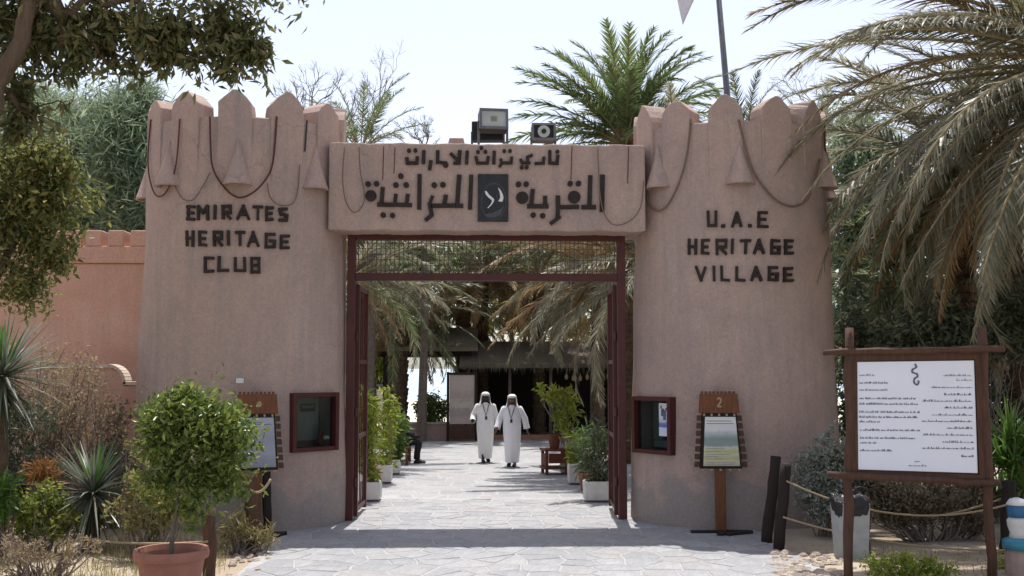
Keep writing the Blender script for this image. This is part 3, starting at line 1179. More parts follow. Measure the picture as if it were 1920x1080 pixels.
def tower_text(tw, cx, ox, oy, k, rows):
    for ch, x0, x1, y0, y1 in rows:
        x0, x1, y0, y1 = ox + x0 / k, ox + x1 / k, oy + y0 / k, oy + y1 / k
        h = SW / 2
        mb = MB()
        if ch == '.':
            p, n = on_tower(cx, (x0 + x1) / 2, (y0 + y1) / 2)
            mb.box(p + n * .01, (.05, .07, .05))
        else:
            for i, ((ax, ay), (bx, by)) in enumerate(GL[ch]):
                q = []
                for gx, gy in ((ax, ay), (bx, by)):
                    q.append((x0 + h + gx * (x1 - x0 - SW) + JR.uniform(-.7, .7), y1 - h - gy * (y1 - y0 - SW) + JR.uniform(-.7, .7)))
                (axx, ayy), (bxx, byy) = q
                l = math.hypot(bxx - axx, byy - ayy) or 1
                ux, uy = (bxx - axx) / l * h, (byy - ayy) / l * h
                pa, na = on_tower(cx, axx - ux, ayy - uy)
                pb, nb = on_tower(cx, bxx + ux, byy + uy)
                mb.bar(pa, pb, SW * ls, .034 + .004 * i, (na + nb) / 2)
        mb.build('letter', M['wood_letter'], tw)


tower_text(T['l'], cxl, 320, 370, 6.75, [
    ('E', 215, 320, 105, 295), ('M', 345, 490, 100, 290), ('I', 545, 590, 100, 285), ('R', 650, 775, 100, 285), ('A', 835, 1010, 95, 285), ('T', 1040, 1175, 105, 295), ('E', 1200, 1305, 115, 300), ('S', 1365, 1480, 130, 305),
    ('H', 200, 310, 420, 625), ('E', 360, 465, 425, 620), ('R', 540, 660, 425, 620), ('I', 715, 755, 420, 610), ('T', 815, 950, 430, 615), ('A', 970, 1120, 430, 630), ('G', 1190, 1330, 455, 645), ('E', 1380, 1500, 475, 660),
    ('C', 430, 550, 755, 955), ('L', 600, 740, 745, 945), ('U', 805, 955, 760, 945), ('B', 1010, 1140, 760, 965)])
tower_text(T['r'], cxr, 1270, 380, 6.354, [
    ('U', 355, 475, 95, 290), ('.', 525, 565, 260, 300), ('A', 640, 770, 110, 295), ('.', 840, 880, 258, 298), ('E', 950, 1075, 110, 300),
    ('H', 125, 240, 435, 620), ('E', 285, 385, 435, 620), ('R', 455, 595, 435, 625), ('I', 640, 670, 435, 610), ('T', 745, 875, 440, 615), ('A', 900, 1040, 435, 615), ('G', 1105, 1220, 440, 620), ('E', 1265, 1370, 440, 620),
    ('V', 215, 350, 760, 940), ('I', 420, 455, 755, 940), ('L', 515, 630, 755, 940), ('L', 690, 805, 755, 940), ('A', 865, 1005, 760, 935), ('G', 1075, 1195, 760, 935), ('E', 1255, 1370, 770, 945)])

# --- Arabic lettering of wooden sticks on the lintel
FN = Vector((0, -1, 0))


def lintel_letters(ox, oy, k, letters):
    for strokes in letters:
        mb = MB()
        for i, s in enumerate(strokes):
            if len(s) == 5:
                x0, y0, x1, y1, w = s
                a, b = at(ox + x0 / k, oy + y0 / k, LY0 - .006), at(ox + x1 / k, oy + y1 / k, LY0 - .006)
                mb.bar(a, b, w / k * ls * .88, .034 + .0045 * i, FN)
            else:
                x, y, r = s
                (mb if r > 60 else MB()).disc(at(ox + x / k, oy + y / k, LY0 - .006), r / k * ls * .97, .034 + .0045 * i, FN, 12)
                if r <= 60:
                    MB().disc(at(ox + x / k, oy + y / k, LY0 - .006), r / k * ls * .97, .034 + .0045 * i, FN, 12).build('letter_dot', M['wood_letter'], lin)
        mb.build('letter', M['wood_letter'], lin)


lintel_letters(940, 300, 8.727, [
    [(1655, 245, 1645, 850, 82)],
    [(1455, 255, 1440, 740, 78), (1310, 775, 1545, 775, 78)],
    [(1190, 610, 105), (970, 775, 1270, 770, 74), (1125, 390, 46), (1260, 390, 46)],
    [(925, 585, 925, 780, 82), (925, 770, 920, 940, 74), (965, 925, 800, 1050, 66)],
    [(715, 590, 715, 720, 74), (420, 760, 770, 760, 78), (520, 905, 45), (675, 915, 45)],
    [(340, 620, 102), (515, 480, 490, 730, 76), (280, 400, 46), (405, 400, 46)]])
lintel_letters(670, 300, 8, [
    [(1710, 225, 1690, 745, 70)],
    [(1530, 225, 1500, 660, 76), (1465, 690, 1590, 690, 66)],
    [(1330, 525, 1310, 650, 72), (1110, 690, 1470, 685, 68), (1155, 380, 43), (1285, 375, 43)],
    [(1130, 540, 1085, 660, 52), (1085, 640, 1120, 840, 68), (1130, 820, 1020, 910, 62)],
    [(935, 215, 930, 745, 68)],
    [(760, 510, 740, 650, 62), (560, 672, 820, 680, 66), (655, 245, 42), (580, 380, 42), (735, 380, 42)],
    [(580, 510, 565, 650, 62), (300, 670, 560, 674, 68), (390, 830, 42), (530, 835, 38)],
    [(205, 540, 86), (385, 410, 365, 650, 66), (165, 365, 42), (290, 360, 42)]])
lintel_letters(740, 265, 5.818, [
    [(1780, 150, 1770, 258, 38), (1775, 115, 21), (1690, 240, 1780, 243, 36)], [(1692, 100, 1692, 255, 38)],
    [(1628, 170, 1620, 255, 36), (1525, 246, 1622, 240, 32)],
    [(1505, 150, 1440, 178, 34), (1447, 165, 1452, 245, 34), (1385, 235, 1482, 238, 32), (1372, 195, 1392, 245, 32), (1385, 286, 22), (1440, 286, 22)],
    [(1277, 170, 1268, 252, 36), (1165, 238, 1275, 238, 34), (1195, 110, 20), (1258, 108, 20)], [(1158, 190, 1168, 255, 34), (1170, 245, 1138, 284, 32)],
    [(1087, 105, 1082, 252, 40)],
    [(885, 165, 905, 250, 38), (895, 240, 1015, 240, 34), (1022, 165, 1010, 250, 38), (945, 75, 21), (908, 120, 21), (990, 118, 21)],
    [(792, 105, 785, 252, 40)],
    [(712, 100, 700, 250, 46), (608, 132, 700, 222, 38), (640, 240, 722, 240, 36)],
    [(471, 100, 468, 245, 42), (465, 230, 575, 240, 36), (558, 262, 29)],
    [(398, 210, 380, 315, 42)], [(319, 100, 315, 250, 42)],
    [(132, 175, 142, 255, 42), (130, 240, 252, 240, 38), (248, 168, 242, 252, 40), (158, 105, 22), (228, 102, 22)]])

# --- dark emblem panel between the two words
c0, c1 = at(896, 327, LY0), at(953, 416, LY0)
em = MB().box(((c0.x + c1.x) / 2, LY0 - .012, (c0.z + c1.z) / 2), (c1.x - c0.x, .06, c0.z - c1.z)).build('emblem_panel', M['slate'], lin, bevel=.006)
FRONT = LY0 - .042


def emb(x, y, d=0.0): return at(880 + x / 9.39, 310 + y / 9.39, FRONT - d)


def flat(name, poly, m, d):
    k = len(poly)
    MB().add([emb(x, y, d) for x, y in poly] + [emb(x, y, -.004) for x, y in poly],
             [tuple(range(k))] + [(i, k + i, k + (i + 1) % k, (i + 1) % k) for i in range(k)]).build(name, m, em)


ov = [(430 + 225 * math.cos(a), 640 + 330 * math.sin(a)) for a in [2 * math.pi * i / 28 for i in range(28)]]
flat('emblem_oval', ov, M['grey_mark'], .003)
ov = [(430 + 212 * math.cos(a), 640 + 315 * math.sin(a)) for a in [2 * math.pi * i / 28 for i in range(28)]]
flat('emblem_field', ov, M['slate'], .006)
flat('emblem_wave', [(250, 870), (330, 850), (430, 830), (560, 760), (610, 690), (590, 800), (540, 880), (430, 930), (330, 910)], M['grey_mark'], .009)
flat('emblem_blade', [(500, 385), (548, 432), (590, 510), (602, 570), (582, 642), (508, 632), (545, 570), (535, 480)], M['white_mark'], .011)
flat('emblem_blade', [(272, 455), (300, 450), (350, 520), (425, 580), (440, 610), (425, 650), (395, 695), (330, 758), (318, 748), (370, 690), (398, 640), (396, 615), (330, 560), (285, 505)], M['white_mark'], .011)
flat('emblem_blade', [(478, 500), (492, 520), (496, 580), (482, 585), (474, 540)], M['grey_mark'], .011)

# --- rope lights strung along the parapets and the lintel
def on_lintel(px, py): return at(px, py, LY0 - .03), FN


def smooth_pts(pts, n=5):
    out = []
    for i in range(len(pts) - 1):
        p0, p1, p2, p3 = pts[max(i - 1, 0)], pts[i], pts[i + 1], pts[min(i + 2, len(pts) - 1)]
        for j in range(n):
            t = j / n
            out.append(tuple(.5 * ((2 * p1[c]) + (-p0[c] + p2[c]) * t + (2 * p0[c] - 5 * p1[c] + 4 * p2[c] - p3[c]) * t * t + (-p0[c] + 3 * p1[c] - 3 * p2[c] + p3[c]) * t ** 3) for c in range(2)))
    out.append(pts[-1])
    return out


def strand(label, surf, pts, r, m):
    P = []
    for px, py in smooth_pts(pts):
        p, n = surf(px, py)
        P.append(p + n * (r + .034))
    o = MB().tube(P, r, 6).build('rope_light', m, smooth=True)
    tag(o, label, 'rope light', 'rope lights on the gateway')


sl_ = lambda px, py: on_tower(cxl, px, py)
sr_ = lambda px, py: on_tower(cxr, px, py)
strand('deep red rope light looped beneath the middle hood above the word EMIRATES', sl_, [(396, 218), (397, 270), (401, 315), (420, 350), (446, 371), (472, 364), (496, 340), (511, 305), (518, 220)], .014, M['rope_red'])
strand('dark red rope light looped below the outermost hood on the left tower', sl_, [(288, 225), (283, 300), (288, 345), (300, 369), (318, 358), (334, 310), (341, 224)], .012, M['rope_red'])
strand('short dark cable hanging beside the lintel end of the left tower', sl_, [(573, 226), (571, 255), (569, 285)], .014, M['lanyard'])
strand('faint grey rope light swag right of the red loop on the left tower', sl_, [(501, 345), (505, 368), (520, 384), (545, 384), (556, 360), (560, 310)], .009, M['rope_tan'])
strand('faint grey rope light swag left of the red loop on the left tower', sl_, [(332, 350), (345, 373), (364, 376), (380, 355), (396, 325)], .009, M['rope_tan'])
strand('tan rope light loop hanging nearest the lintel on the right tower', sr_, [(1297, 224), (1290, 290), (1275, 345), (1255, 385), (1238, 396), (1223, 386), (1217, 366)], .016, M['rope_tan'])
strand('olive rope light swag above the word HERITAGE on the right tower', sr_, [(1384, 226), (1396, 275), (1410, 320), (1430, 352), (1455, 378), (1482, 388), (1506, 378), (1520, 350), (1532, 300)], .017, M['rope_tan'])
strand('reddish rope light dropping down the outer shoulder of the right tower', sr_, [(1540, 230), (1541, 275), (1549, 310)], .015, M['rope_red'])
strand('thin rope light loop at the left end of the lintel', on_lintel, [(647, 275), (643, 330), (648, 375), (662, 398), (676, 392), (684, 370), (676, 320), (674, 275)], .009, M['rope_tan'])
strand('thin rope light loop at the right end of the lintel', on_lintel, [(1120, 275), (1124, 360), (1132, 400), (1150, 422), (1178, 416), (1200, 390), (1206, 340)], .009, M['rope_tan'])
for i, (x, y0, y1, w) in enumerate(((720, 275, 338, 'first'), (741, 277, 326, 'second'), (1072, 275, 338, 'third'), (1178, 275, 345, 'fourth'))):
    strand('thin red cord hanging straight down the lintel, %s from the left' % w, on_lintel, [(x, y0), (x - 1, (y0 + y1) / 2), (x - 2, y1)], .008, M['rope_red'])

# ================================================================== THE STEEL GATE
mg = empty('metal_gate', (0, -.1, 0))
tag(mg, 'dark red steel gate frame with barred top panel and two leaves folded inward', 'gate')
GY = -.12
gxl, gxr = at(655, 900, GY).x, at(1167, 900, GY).x
gz = at(900, 440, GY).z
zt0, zt1 = at(900, 527, GY).z, at(900, 513, GY).z
OFF = Vector((0, .1, 0))
pw = .13
for x in (gxl, gxr):
    MB().box((x, GY + .1, gz / 2), (pw, .14, gz)).build('post', M['red_metal'], mg, bevel=.008)
MB().box(((gxl + gxr) / 2, GY + .1, gz - .05), (gxr - gxl - pw, .12, .1)).build('header', M['red_metal'], mg, bevel=.008)
MB().box(((gxl + gxr) / 2, GY + .1, (zt0 + zt1) / 2), (gxr - gxl - pw, .12, zt1 - zt0)).build('crossbar', M['red_metal'], mg, bevel=.008)
nb = 58
wm = MB().box((0, 0, 0), (.013, .013, gz - .1 - zt1)).mesh('bar', M['wire'])
for i in range(nb):
    x = gxl + pw / 2 + (gxr - gxl - pw) * (i + .5) / nb
    link('bar', wm, mg, (x, GY + .1, (gz - .1 + zt1) / 2))
hm = MB().box((0, 0, 0), (gxr - gxl - pw, .008, .008)).mesh('wire', M['wire'])
for i in range(6):
    link('wire', hm, mg, ((gxl + gxr) / 2, GY + .112, zt1 + (gz - .1 - zt1) * (i + .5) / 6))
for s, x in ((1, gxl), (-1, gxr)):
    lf = empty('leaf', (x + s * (pw / 2 + .02), GY + .18, 0), 0, mg)
    ang = R(1) * s if s > 0 else R(3)
    lf.rotation_euler = (0, 0, -ang)
    top = zt0 - .05
    for y in (.06, 1.16):
        MB().box((0, y, .06 + (top - .06) / 2), (.07, .08, top - .06)).build('stile', M['red_metal'], lf, bevel=.005)
    for z in (.16, 1.3, 2.5, top - .05):
        MB().box((0, .61, z), (.05, 1.02, .07)).build('rail', M['red_metal'], lf)
    b = MB().box((0, 0, .16 + (top - .2) / 2), (.018, .018, top - .2)).mesh('infill_bar', M['red_metal'])
    for i in range(4):
        link('infill_bar', b, lf, (0, .27 + i * .22, 0))
    for z in (.6, 1.7, 2.9):
        MB().tube([(0, -.05, z - .07), (0, -.05, z + .07)], .028, 8).build('hinge', M['red_metal'], lf)

# ================================================================== ON TOP OF THE LINTEL
LT = LZ1 + .005


def floodlight(label, px0, px1, py0, py1, Y, face=True, tilt=.0, rz=0.0, round_=False):
    a, b = at(px0, py0, Y), at(px1, py1, Y)
    w, h = b.x - a.x, a.z - b.z
    cx, cz = (a.x + b.x) / 2, (a.z + b.z) / 2
    o = empty('floodlight', (cx, Y, LT), rz)
    tag(o, label, 'floodlight', 'lamps on the lintel')
    zc = cz - LT
    rot = Matrix.Rotation(tilt, 3, 'X')
    MB().box((0, .14, zc), (w, .26, h), rot).build('housing', M['black'], o, bevel=.02)
    y0 = -.004
    if face:
        fr = MB()
        t = .035
        for s in (-1, 1):
            fr.box(Vector((0, .14, zc)) + rot @ Vector((s * (w / 2 - t / 2), -.145, 0)), (t, .05, h), rot)
            fr.box(Vector((0, .14, zc)) + rot @ Vector((0, -.145, s * (h / 2 - t / 2))), (w - 2 * t, .05, t), rot)
        fr.build('rim', M['pole'], o)
        if round_:
            n = Vector((0, -1, 0))
            MB().disc((0, .0, zc), min(w, h) * .36, .03, n, 20).build('reflector', M['lamp_face'], o)
            MB().disc((0, -.03, zc), min(w, h) * .14, .03, n, 12).build('bulb', M['black'], o)
        else:
            MB().box(Vector((0, .14, zc)) + rot @ Vector((0, -.138, 0)), (w - 2 * t, .012, h - 2 * t), rot).build('glass', M['lamp_face'], o)
            MB().box(Vector((0, .14, zc)) + rot @ Vector((0, -.147, 0)), (w * .2, .008, h * .24), rot).build('bulb', M['lamp_core'], o)
    br = MB()
    for s in (-1, 1): br.bar((s * (w / 2 + .012), .12, zc), (s * (w / 2 + .012), .12, 0), .04, .006, (s, 0, 0))
    br.box((0, .12, .012), (w + .05, .06, .024))
    br.build('bracket', M['pole'], o)
    return o


floodlight('large square floodlight with pale glass facing forward above the emblem', 899, 953, 205, 244, -.35, True, R(-6), R(6))
floodlight('dark floodlight seen from behind, lower left of the square glass lamp', 884, 944, 226, 262, -.02, False, 0, R(-4))
floodlight('small black box lamp with a round reflector on the lintel', 997, 1042, 231, 263, -.3, True, 0, 0, True)
a, b = at(838, 247, -.2), at(874, 268, -.2)
tb = empty('junction_box', ((a.x + b.x) / 2, -.2, LT))
tag(tb, 'small pale pink plastered block left of the floodlights', 'block')
MB().box((0, 0, .09), (b.x - a.x, .24, .18), taper=(.72, .8)).build('body', M['pinkblock'], tb, bevel=.012)
MB().box((0, 0, .012), (b.x - a.x + .07, .30, .03)).build('base', M['pinkblock'], tb)

# ================================================================== FLAGPOLE
p0 = at(1368, 230, 3.0)
p1 = at(1347, -10, 3.0)
d = (p1 - p0) / (p1.z - p0.z)
fp = empty('flagpole', (p0.x - d.x * p0.z, 3.0, 0))
tag(fp, 'dark grey flagpole behind the right tower with a white flag', 'flagpole')
top_z = 12.0
MB().tube([(0, 0, 0), tuple(d * 5), tuple(d * top_z)], [.085, .075, .045], 10).build('pole', M['pole'], fp, smooth=True)
MB().lathe([(.01, top_z - .02), (.08, top_z + .03), (.08, top_z + .09), (.01, top_z + .15)], 10, d * .0 + Vector((d.x * top_z, 0, 0))).build('finial', M['pole'], fp, smooth=True)
# cloth: hangs from the hoist, blown a little to the left, its lower fly corner drops into view
fv, ff = [], []
nu, nv = 14, 10
hoist = Vector((d.x * 11.6, -.08, 11.7))
c_bot = at(1281, 46, 3.0) - Vector(fp.location)
for j in range(nv + 1):
    for i in range(nu + 1):
        u, v = i / nu, j / nv
        top_l = hoist + Vector((-.72 * u, 0, -1.9 * u ** 1.2))
        bot = Vector((d.x * 10.5, -.08, 10.6)).lerp(c_bot, u)
        p = top_l.lerp(bot, v)
        p.y += .07 * math.sin(u * 7 + v * 2) * u
        fv.append(p)
for j in range(nv):
    for i in range(nu):
        q = j * (nu + 1) + i
        ff.append((q, q + 1, q + nu + 2, q + nu + 1))
o = MB().add(fv, ff).build('flag', M['flag'], fp, smooth=True)
sol = o.modifiers.new('thick', 'SOLIDIFY')
sol.thickness = .004

# ================================================================== LEFT: PERIMETER WALL AND LOW CURVED WALL
WY = 1.5
pw_ = empty('perimeter_wall', (-9, WY, 0))
tag(pw_, 'salmon pink crenellated wall running left from the gateway', 'wall', kind='thing')
xr = cxl - 1.0
xl = -15.0
zl = at(200, 494, WY).z
zt = at(200, 462, WY).z
zm = at(200, 432, WY).z
loc = Vector(pw_.location)


def wbox(x0, x1, z0, z1, y0, y1, name, m, bevel=.02):
    return MB().box((Vector(((x0 + x1) / 2, (y0 + y1) / 2, (z0 + z1) / 2)) - loc), (x1 - x0, y1 - y0, z1 - z0)).build(name, m, pw_, bevel=bevel)


wbox(xl, xr, -.02, zl, WY, WY + .5, 'wall_body', M['pink'])
wbox(xl, xr, zl + .002, zt, WY - .05, WY + .45, 'parapet', M['pink'])
x = at(262, 450, WY).x + .4
stp = at(238, 450, WY).x - at(196, 450, WY).x
k = 0
mer = None
xx = at(219, 450, WY).x + 2 * stp
while xx > xl + .3:
    wbox(xx - stp * .36, xx + stp * .36, zt + .002, zm, WY - .045, WY + .4, 'merlon', M['pink'])
    xx -= stp

# low garden wall whose top ends in a quarter round
gy = .3
gw = empty('garden_wall', (at(150, 800, gy).x, gy, 0))
tag(gw, 'low pink garden wall with a rounded shoulder beside the left tower', 'wall', kind='thing')
gl = Vector(gw.location)
q = lambda px, py: at(px, py, gy)
prof = [q(60, 1010), q(60, 690)]
cx_, cz_ = q(203, 728), q(203, 690)
rr = q(231, 722).x - q(203, 722).x
for i in range(9):
    a = R(90 - 90 * i / 8)
    prof.append(Vector((cx_.x + rr * math.cos(a), gy, cz_.z - rr * 1.15 + rr * 1.15 * math.sin(a))))
prof += [q(232, 723), q(262, 723), q(262, 1010)]
prof[0].z = prof[-1].z = -.02
P2 = [(p.x, p.z) for p in prof]
mb = MB().prism(P2, lambda p: Vector((p[0] - gl.x, 0, p[1])), lambda p: Vector((p[0] - gl.x, .26, p[1])))
mb.build('wall_body', M['pink'], gw, bevel=.015)
cop = MB()
edge = [Vector((p[0] - gl.x, .11, p[1] + .012)) for p in P2[1:-1]]
for i in range(len(edge) - 1):
    a_, b_ = edge[i], edge[i + 1]
    t = (b_ - a_).normalized()
    n = Vector((-t.z, 0, t.x))
    if n.z < -.01: n = -n
    cop.add([a_ + Vector((0, -.15, 0)), b_ + Vector((0, -.15, 0)), b_ + Vector((0, .17, 0)), a_ + Vector((0, .17, 0)),
             a_ + Vector((0, -.15, 0)) + n * .05, b_ + Vector((0, -.15, 0)) + n * .05, b_ + Vector((0, .17, 0)) + n * .05, a_ + Vector((0, .17, 0)) + n * .05],
            [(3, 2, 1, 0), (4, 5, 6, 7), (0, 1, 5, 4), (1, 2, 6, 5), (2, 3, 7, 6), (3, 0, 4, 7)])
cop.build('coping', mat('sunlit_edge', (.62, .52, .42), (.5, .42, .34), .9, 6, .3), gw)  # pale strip along the top: the sunlit edge put into its colour

# ================================================================== SIGNS
# --- large information board
D = 11.6
Y = D - 16.5
s = sc(D)
board = empty('information_board', (at(1720, 1090, Y).x, Y, 0))
tag(board, 'white information board printed in two columns on rough log posts', 'sign')
bl = Vector(board.location)
b_at = lambda px, py, dy=0.0: at(px, py, Y + dy) - bl
rng = np.random.default_rng(4)


def log(a, b, r, seg=9, wob=.25, name='post', m=None, k=9, parent=board):
    a, b = Vector(a), Vector(b)
    pts, rad = [], []
    for i in range(seg + 1):
        t = i / seg
        p = a.lerp(b, t) + Vector(rng.normal(size=3)) * r * wob * .6
        pts.append(p)
        rad.append(r * (1 + rng.normal() * wob * .35))
    return MB().tube(pts, rad, k).build(name, m or M['timber'], parent, smooth=True)


for top, bot in (((1592, 614), (1592, 1096)), ((1842, 612), (1860, 1096))):
    a, b = b_at(*bot), b_at(*top)
    a.z = -.05
    log(a, b, 8.5 * s, 10, .22)
log(b_at(1545, 661, -.06), b_at(1880, 654, -.06), 6 * s, 10, .3, 'rail')
log(b_at(1551, 890, -.06), b_at(1872, 906, -.06), 6.5 * s, 10, .25, 'rail')
z0, z1 = b_at(0 + 1700, 897).z, b_at(1700, 664).z
x0, x1 = b_at(1597, 780).x, b_at(1846, 780).x
MB().box(((x0 + x1) / 2, .02, (z0 + z1) / 2), (x1 - x0, .04, z1 - z0)).build('backing', M['timber'], board)
pts = [(1604, 679), (1826, 676), (1833, 887), (1607, 880)]
pf = [b_at(px, py, -.012) for px, py in pts]
pbk = [v + Vector((0, .010, 0)) for v in pf]
panel = MB().add(pf + pbk, [(0, 1, 2, 3), (7, 6, 5, 4), (0, 4, 5, 1), (1, 5, 6, 2), (2, 6, 7, 3), (3, 7, 4, 0)]).build('panel', M['panel_white'], board)
# dark frame boards round the white panel
fx0, fx1, fz0, fz1 = b_at(1597, 780).x, b_at(1845, 780).x, b_at(1700, 900).z, b_at(1700, 662).z
for (ax, az, bx, bz) in ((1597, 670, 1846, 667, ), (1597, 890, 1846, 897), (1600, 664, 1602, 900), (1832, 664, 1841, 900)):
    MB().bar(b_at(ax, az, -.0), b_at(bx, bz, -.0), (13 if abs(ax - bx) > 50 else 12) * s, .028 if abs(ax - bx) > 50 else .024, FN).build('frame_board', M['timber'], board)
# rows of small print, too fine to read
kx = 4.154
rows_l = [(90, 215, 180), (90, 310, 240), (90, 315, 295), (90, 535, 362), (90, 550, 405), (90, 560, 468), (90, 545, 508), (90, 245, 545), (95, 565, 610), (95, 525, 672), (95, 225, 710), (95, 345, 770)]
rows_r = [(745, 965, 180), (845, 965, 215), (650, 968, 272), (750, 968, 328), (580, 968, 378), (750, 970, 430), (655, 972, 485), (575, 972, 535), (770, 975, 587), (585, 978, 640), (735, 978, 695), (580, 980, 745), (885, 980, 805), (520, 565, 848), (475, 610, 882)]
rr_ = random.Random(2)
for i, (xa, xb, y) in enumerate(rows_l + rows_r):
    mb = MB()
    x = xa
    arab = i >= len(rows_l)
    dyy = -.0165
    while x < xb:
        wl = rr_.uniform(14, 46)
        e = min(x + wl, xb)
        yy = y + (x - 500) * .012 * (y / 600 - .2)
        if arab: mb.bar(b_at(1590 + x / kx, 660 + (yy + 5) / kx, dyy), b_at(1590 + e / kx, 660 + (yy + 5) / kx, dyy), 3.6 / kx * s, .0015, FN)
        xx = x + 2
        while xx < e:
            h = rr_.choice((8, 8, 11, 16) if not arab else (5, 9, 16))
            if arab and rr_.random() < .35:
                xx += 7
                continue
            mb.bar(b_at(1590 + xx / kx, 660 + (yy + 7) / kx, dyy), b_at(1590 + xx / kx, 660 + (yy + 7 - h) / kx, dyy), 3.4 / kx * s, .0015, FN)
            xx += rr_.choice((6.2, 7.5, 9))
        x = e + 8
    tag(mb.build('text_line', M['ink_pale'] if i in (0, 12, 13) else M['ink'], panel), kind='stuff')
# the curling emblem at the head of the panel
sq = [(520, 95), (535, 112), (520, 128), (500, 140), (505, 160), (535, 170), (545, 188), (530, 200), (515, 215), (518, 240), (535, 255), (552, 240), (545, 222)]
mb = MB()
P = [b_at(1590 + x / kx, 660 + y / kx, -.017) for x, y in smooth_pts(sq, 4)]
for i in range(len(P) - 1): mb.bar(P[i], P[i + 1], (11 if i % 5 else 16) / kx * s, .002 + .0001 * (i % 5), FN)
mb.build('emblem', M['ink'], panel)


# --- two lectern-like display stands in front of the towers
def display_stand(label, px, py, Y, rz, num, poster):
    g = at(px, py, Y)
    o = empty('display_stand', (g.x, Y, 0), rz)
    tag(o, label, 'sign stand', 'display stands before the towers')
    MB().box((0, .05, .55), (.15, .10, 1.1)).build('post', M['timber_orange'], o, bevel=.012)
    for dx, dy, a in ((-.24, -.02, .05), (.24, 0, -.1), (0, -.10, 1.2), (.20, -.16, .5)):
        MB().box((dx, dy, .028), (.42, .10, .05), Matrix.Rotation(a, 3, 'Z')).build('foot', M['timber_dark'], o, bevel=.01)
    zb, ztp = .94, 2.02
    tl = .10
    wb, wt = .36, .275

    def W(u, v, dy=0.0):   # u -1..1, v 0..1 up the board
        w = wb + (wt - wb) * v
        return Vector((u * w, -.03 + tl * v + dy, zb + (ztp - zb) * v))
    def slab(name, pts, m, d0, d1, par):
        k = len(pts)
        return MB().prism(pts, lambda p: W(p[0], p[1], d0), lambda p: W(p[0], p[1], d1)).build(name, m, par, bevel=.004)
    bd = slab('board', [(-.86, 0), (.86, 0), (.86, .74), (-.86, .74)], M['timber_dark'], 0, .035, o)
    hd = slab('head', [(-1, .742), (1, .742), (1, 1), (-1, 1)], M['timber_orange'], -.02, .05, o)
    # notched battens down both edges and along the head and foot
    for sx in (-1, 1):
        for i in range(7):
            v = .02 + i * .103
            slab('batten', [(sx * .88, v), (sx * 1.08, v), (sx * 1.08, v + .072), (sx * .88, v + .072)], M['timber'], -.018, .03, o)
    for i in range(9):
        u = -.95 + i * .214
        slab('tooth', [(u, 1.002), (u + .13, 1.002), (u + .13, 1.035), (u, 1.035)], M['timber_orange'], -.015, .04, o)
    for i in range(5):
        u = -.8 + i * .37
        slab('stud', [(u, .70), (u + .10, .70), (u + .10, .735), (u, .735)], M['rope'], -.012, .0, o)
        slab('stud', [(u, -.03), (u + .10, -.03), (u + .10, -.003), (u, -.003)], M['rope'], -.012, .03, o)
    pm = slab('poster', [(-.72, .035), (.78, .035), (.78, .69), (-.70, .69)], poster, -.012, -.001, o)
    rq = random.Random(len(label))
    for v0, v1, stp in ((.06, .36, .028), (.60, .66, .03)):
        v = v0
        while v < v1:
            ln_ = rq.uniform(.5, 1.3)
            MB().bar(W(-.62, v, -.0135), W(min(-.62 + ln_, .66), v, -.0135), .008, .0015, FN).build('print_line', M['ink_pale'] if v < .5 else M['ink'], pm)
            v += stp * rq.uniform(.9, 1.6)
    if num == '2':
        n_ = MB()
        seq = [(-.10, .925), (.0, .95), (.10, .925), (.09, .895), (-.10, .83), (.12, .83)]
        for i in range(len(seq) - 1): n_.bar(W(*seq[i], -.021), W(*seq[i + 1], -.021), .024, .004 + .0005 * i, FN)
        n_.build('numeral', M['rope'], hd)
    else:
        MB().disc(W(.1, .87, -.021), .035, .004, FN, 10, 1.3).build('mark', M['rope'], hd)
    return o


M['poster_land'] = poster_mat('landscape_poster', [(0, (.52, .50, .40)), (.10, (.40, .40, .24)), (.16, (.54, .50, .36)), (.24, (.46, .42, .16)), (.30, (.52, .50, .40)), (.37, (.44, .43, .16)), (.44, (.56, .54, .46)), (.50, (.24, .29, .27)), (.62, (.20, .27, .24)), (.72, (.38, .43, .42)), (.80, (.62, .62, .60)), (1, (.66, .65, .63))], 5, .14)
M['poster_grey'] = poster_mat('grey_poster', [(0, (.20, .21, .25)), (.4, (.30, .31, .36)), (.7, (.26, .27, .32)), (1, (.34, .35, .40))], 4, .2)
display_stand('wooden display stand numbered 2 with a landscape poster before the right tower', 1353, 992, -1.52, R(-3), '2', M['poster_land'])
display_stand('wooden display stand with a grey sheet, half hidden by the potted bush', 478, 992, -1.52, R(14), '', M['poster_grey'])

# small white plate on the left tower
p, n = on_tower(cxl, 450, 714)
o = MB().box((0, 0, 0), (.11, .03, .075)).build('wall_plate', M['white_mark'], loc=p + n * .012, rot=(0, 0, math.atan2(n.y, n.x) + R(90)), bevel=.006)
tag(o, 'tiny white plate fixed on the left tower above the potted bush', 'plate')

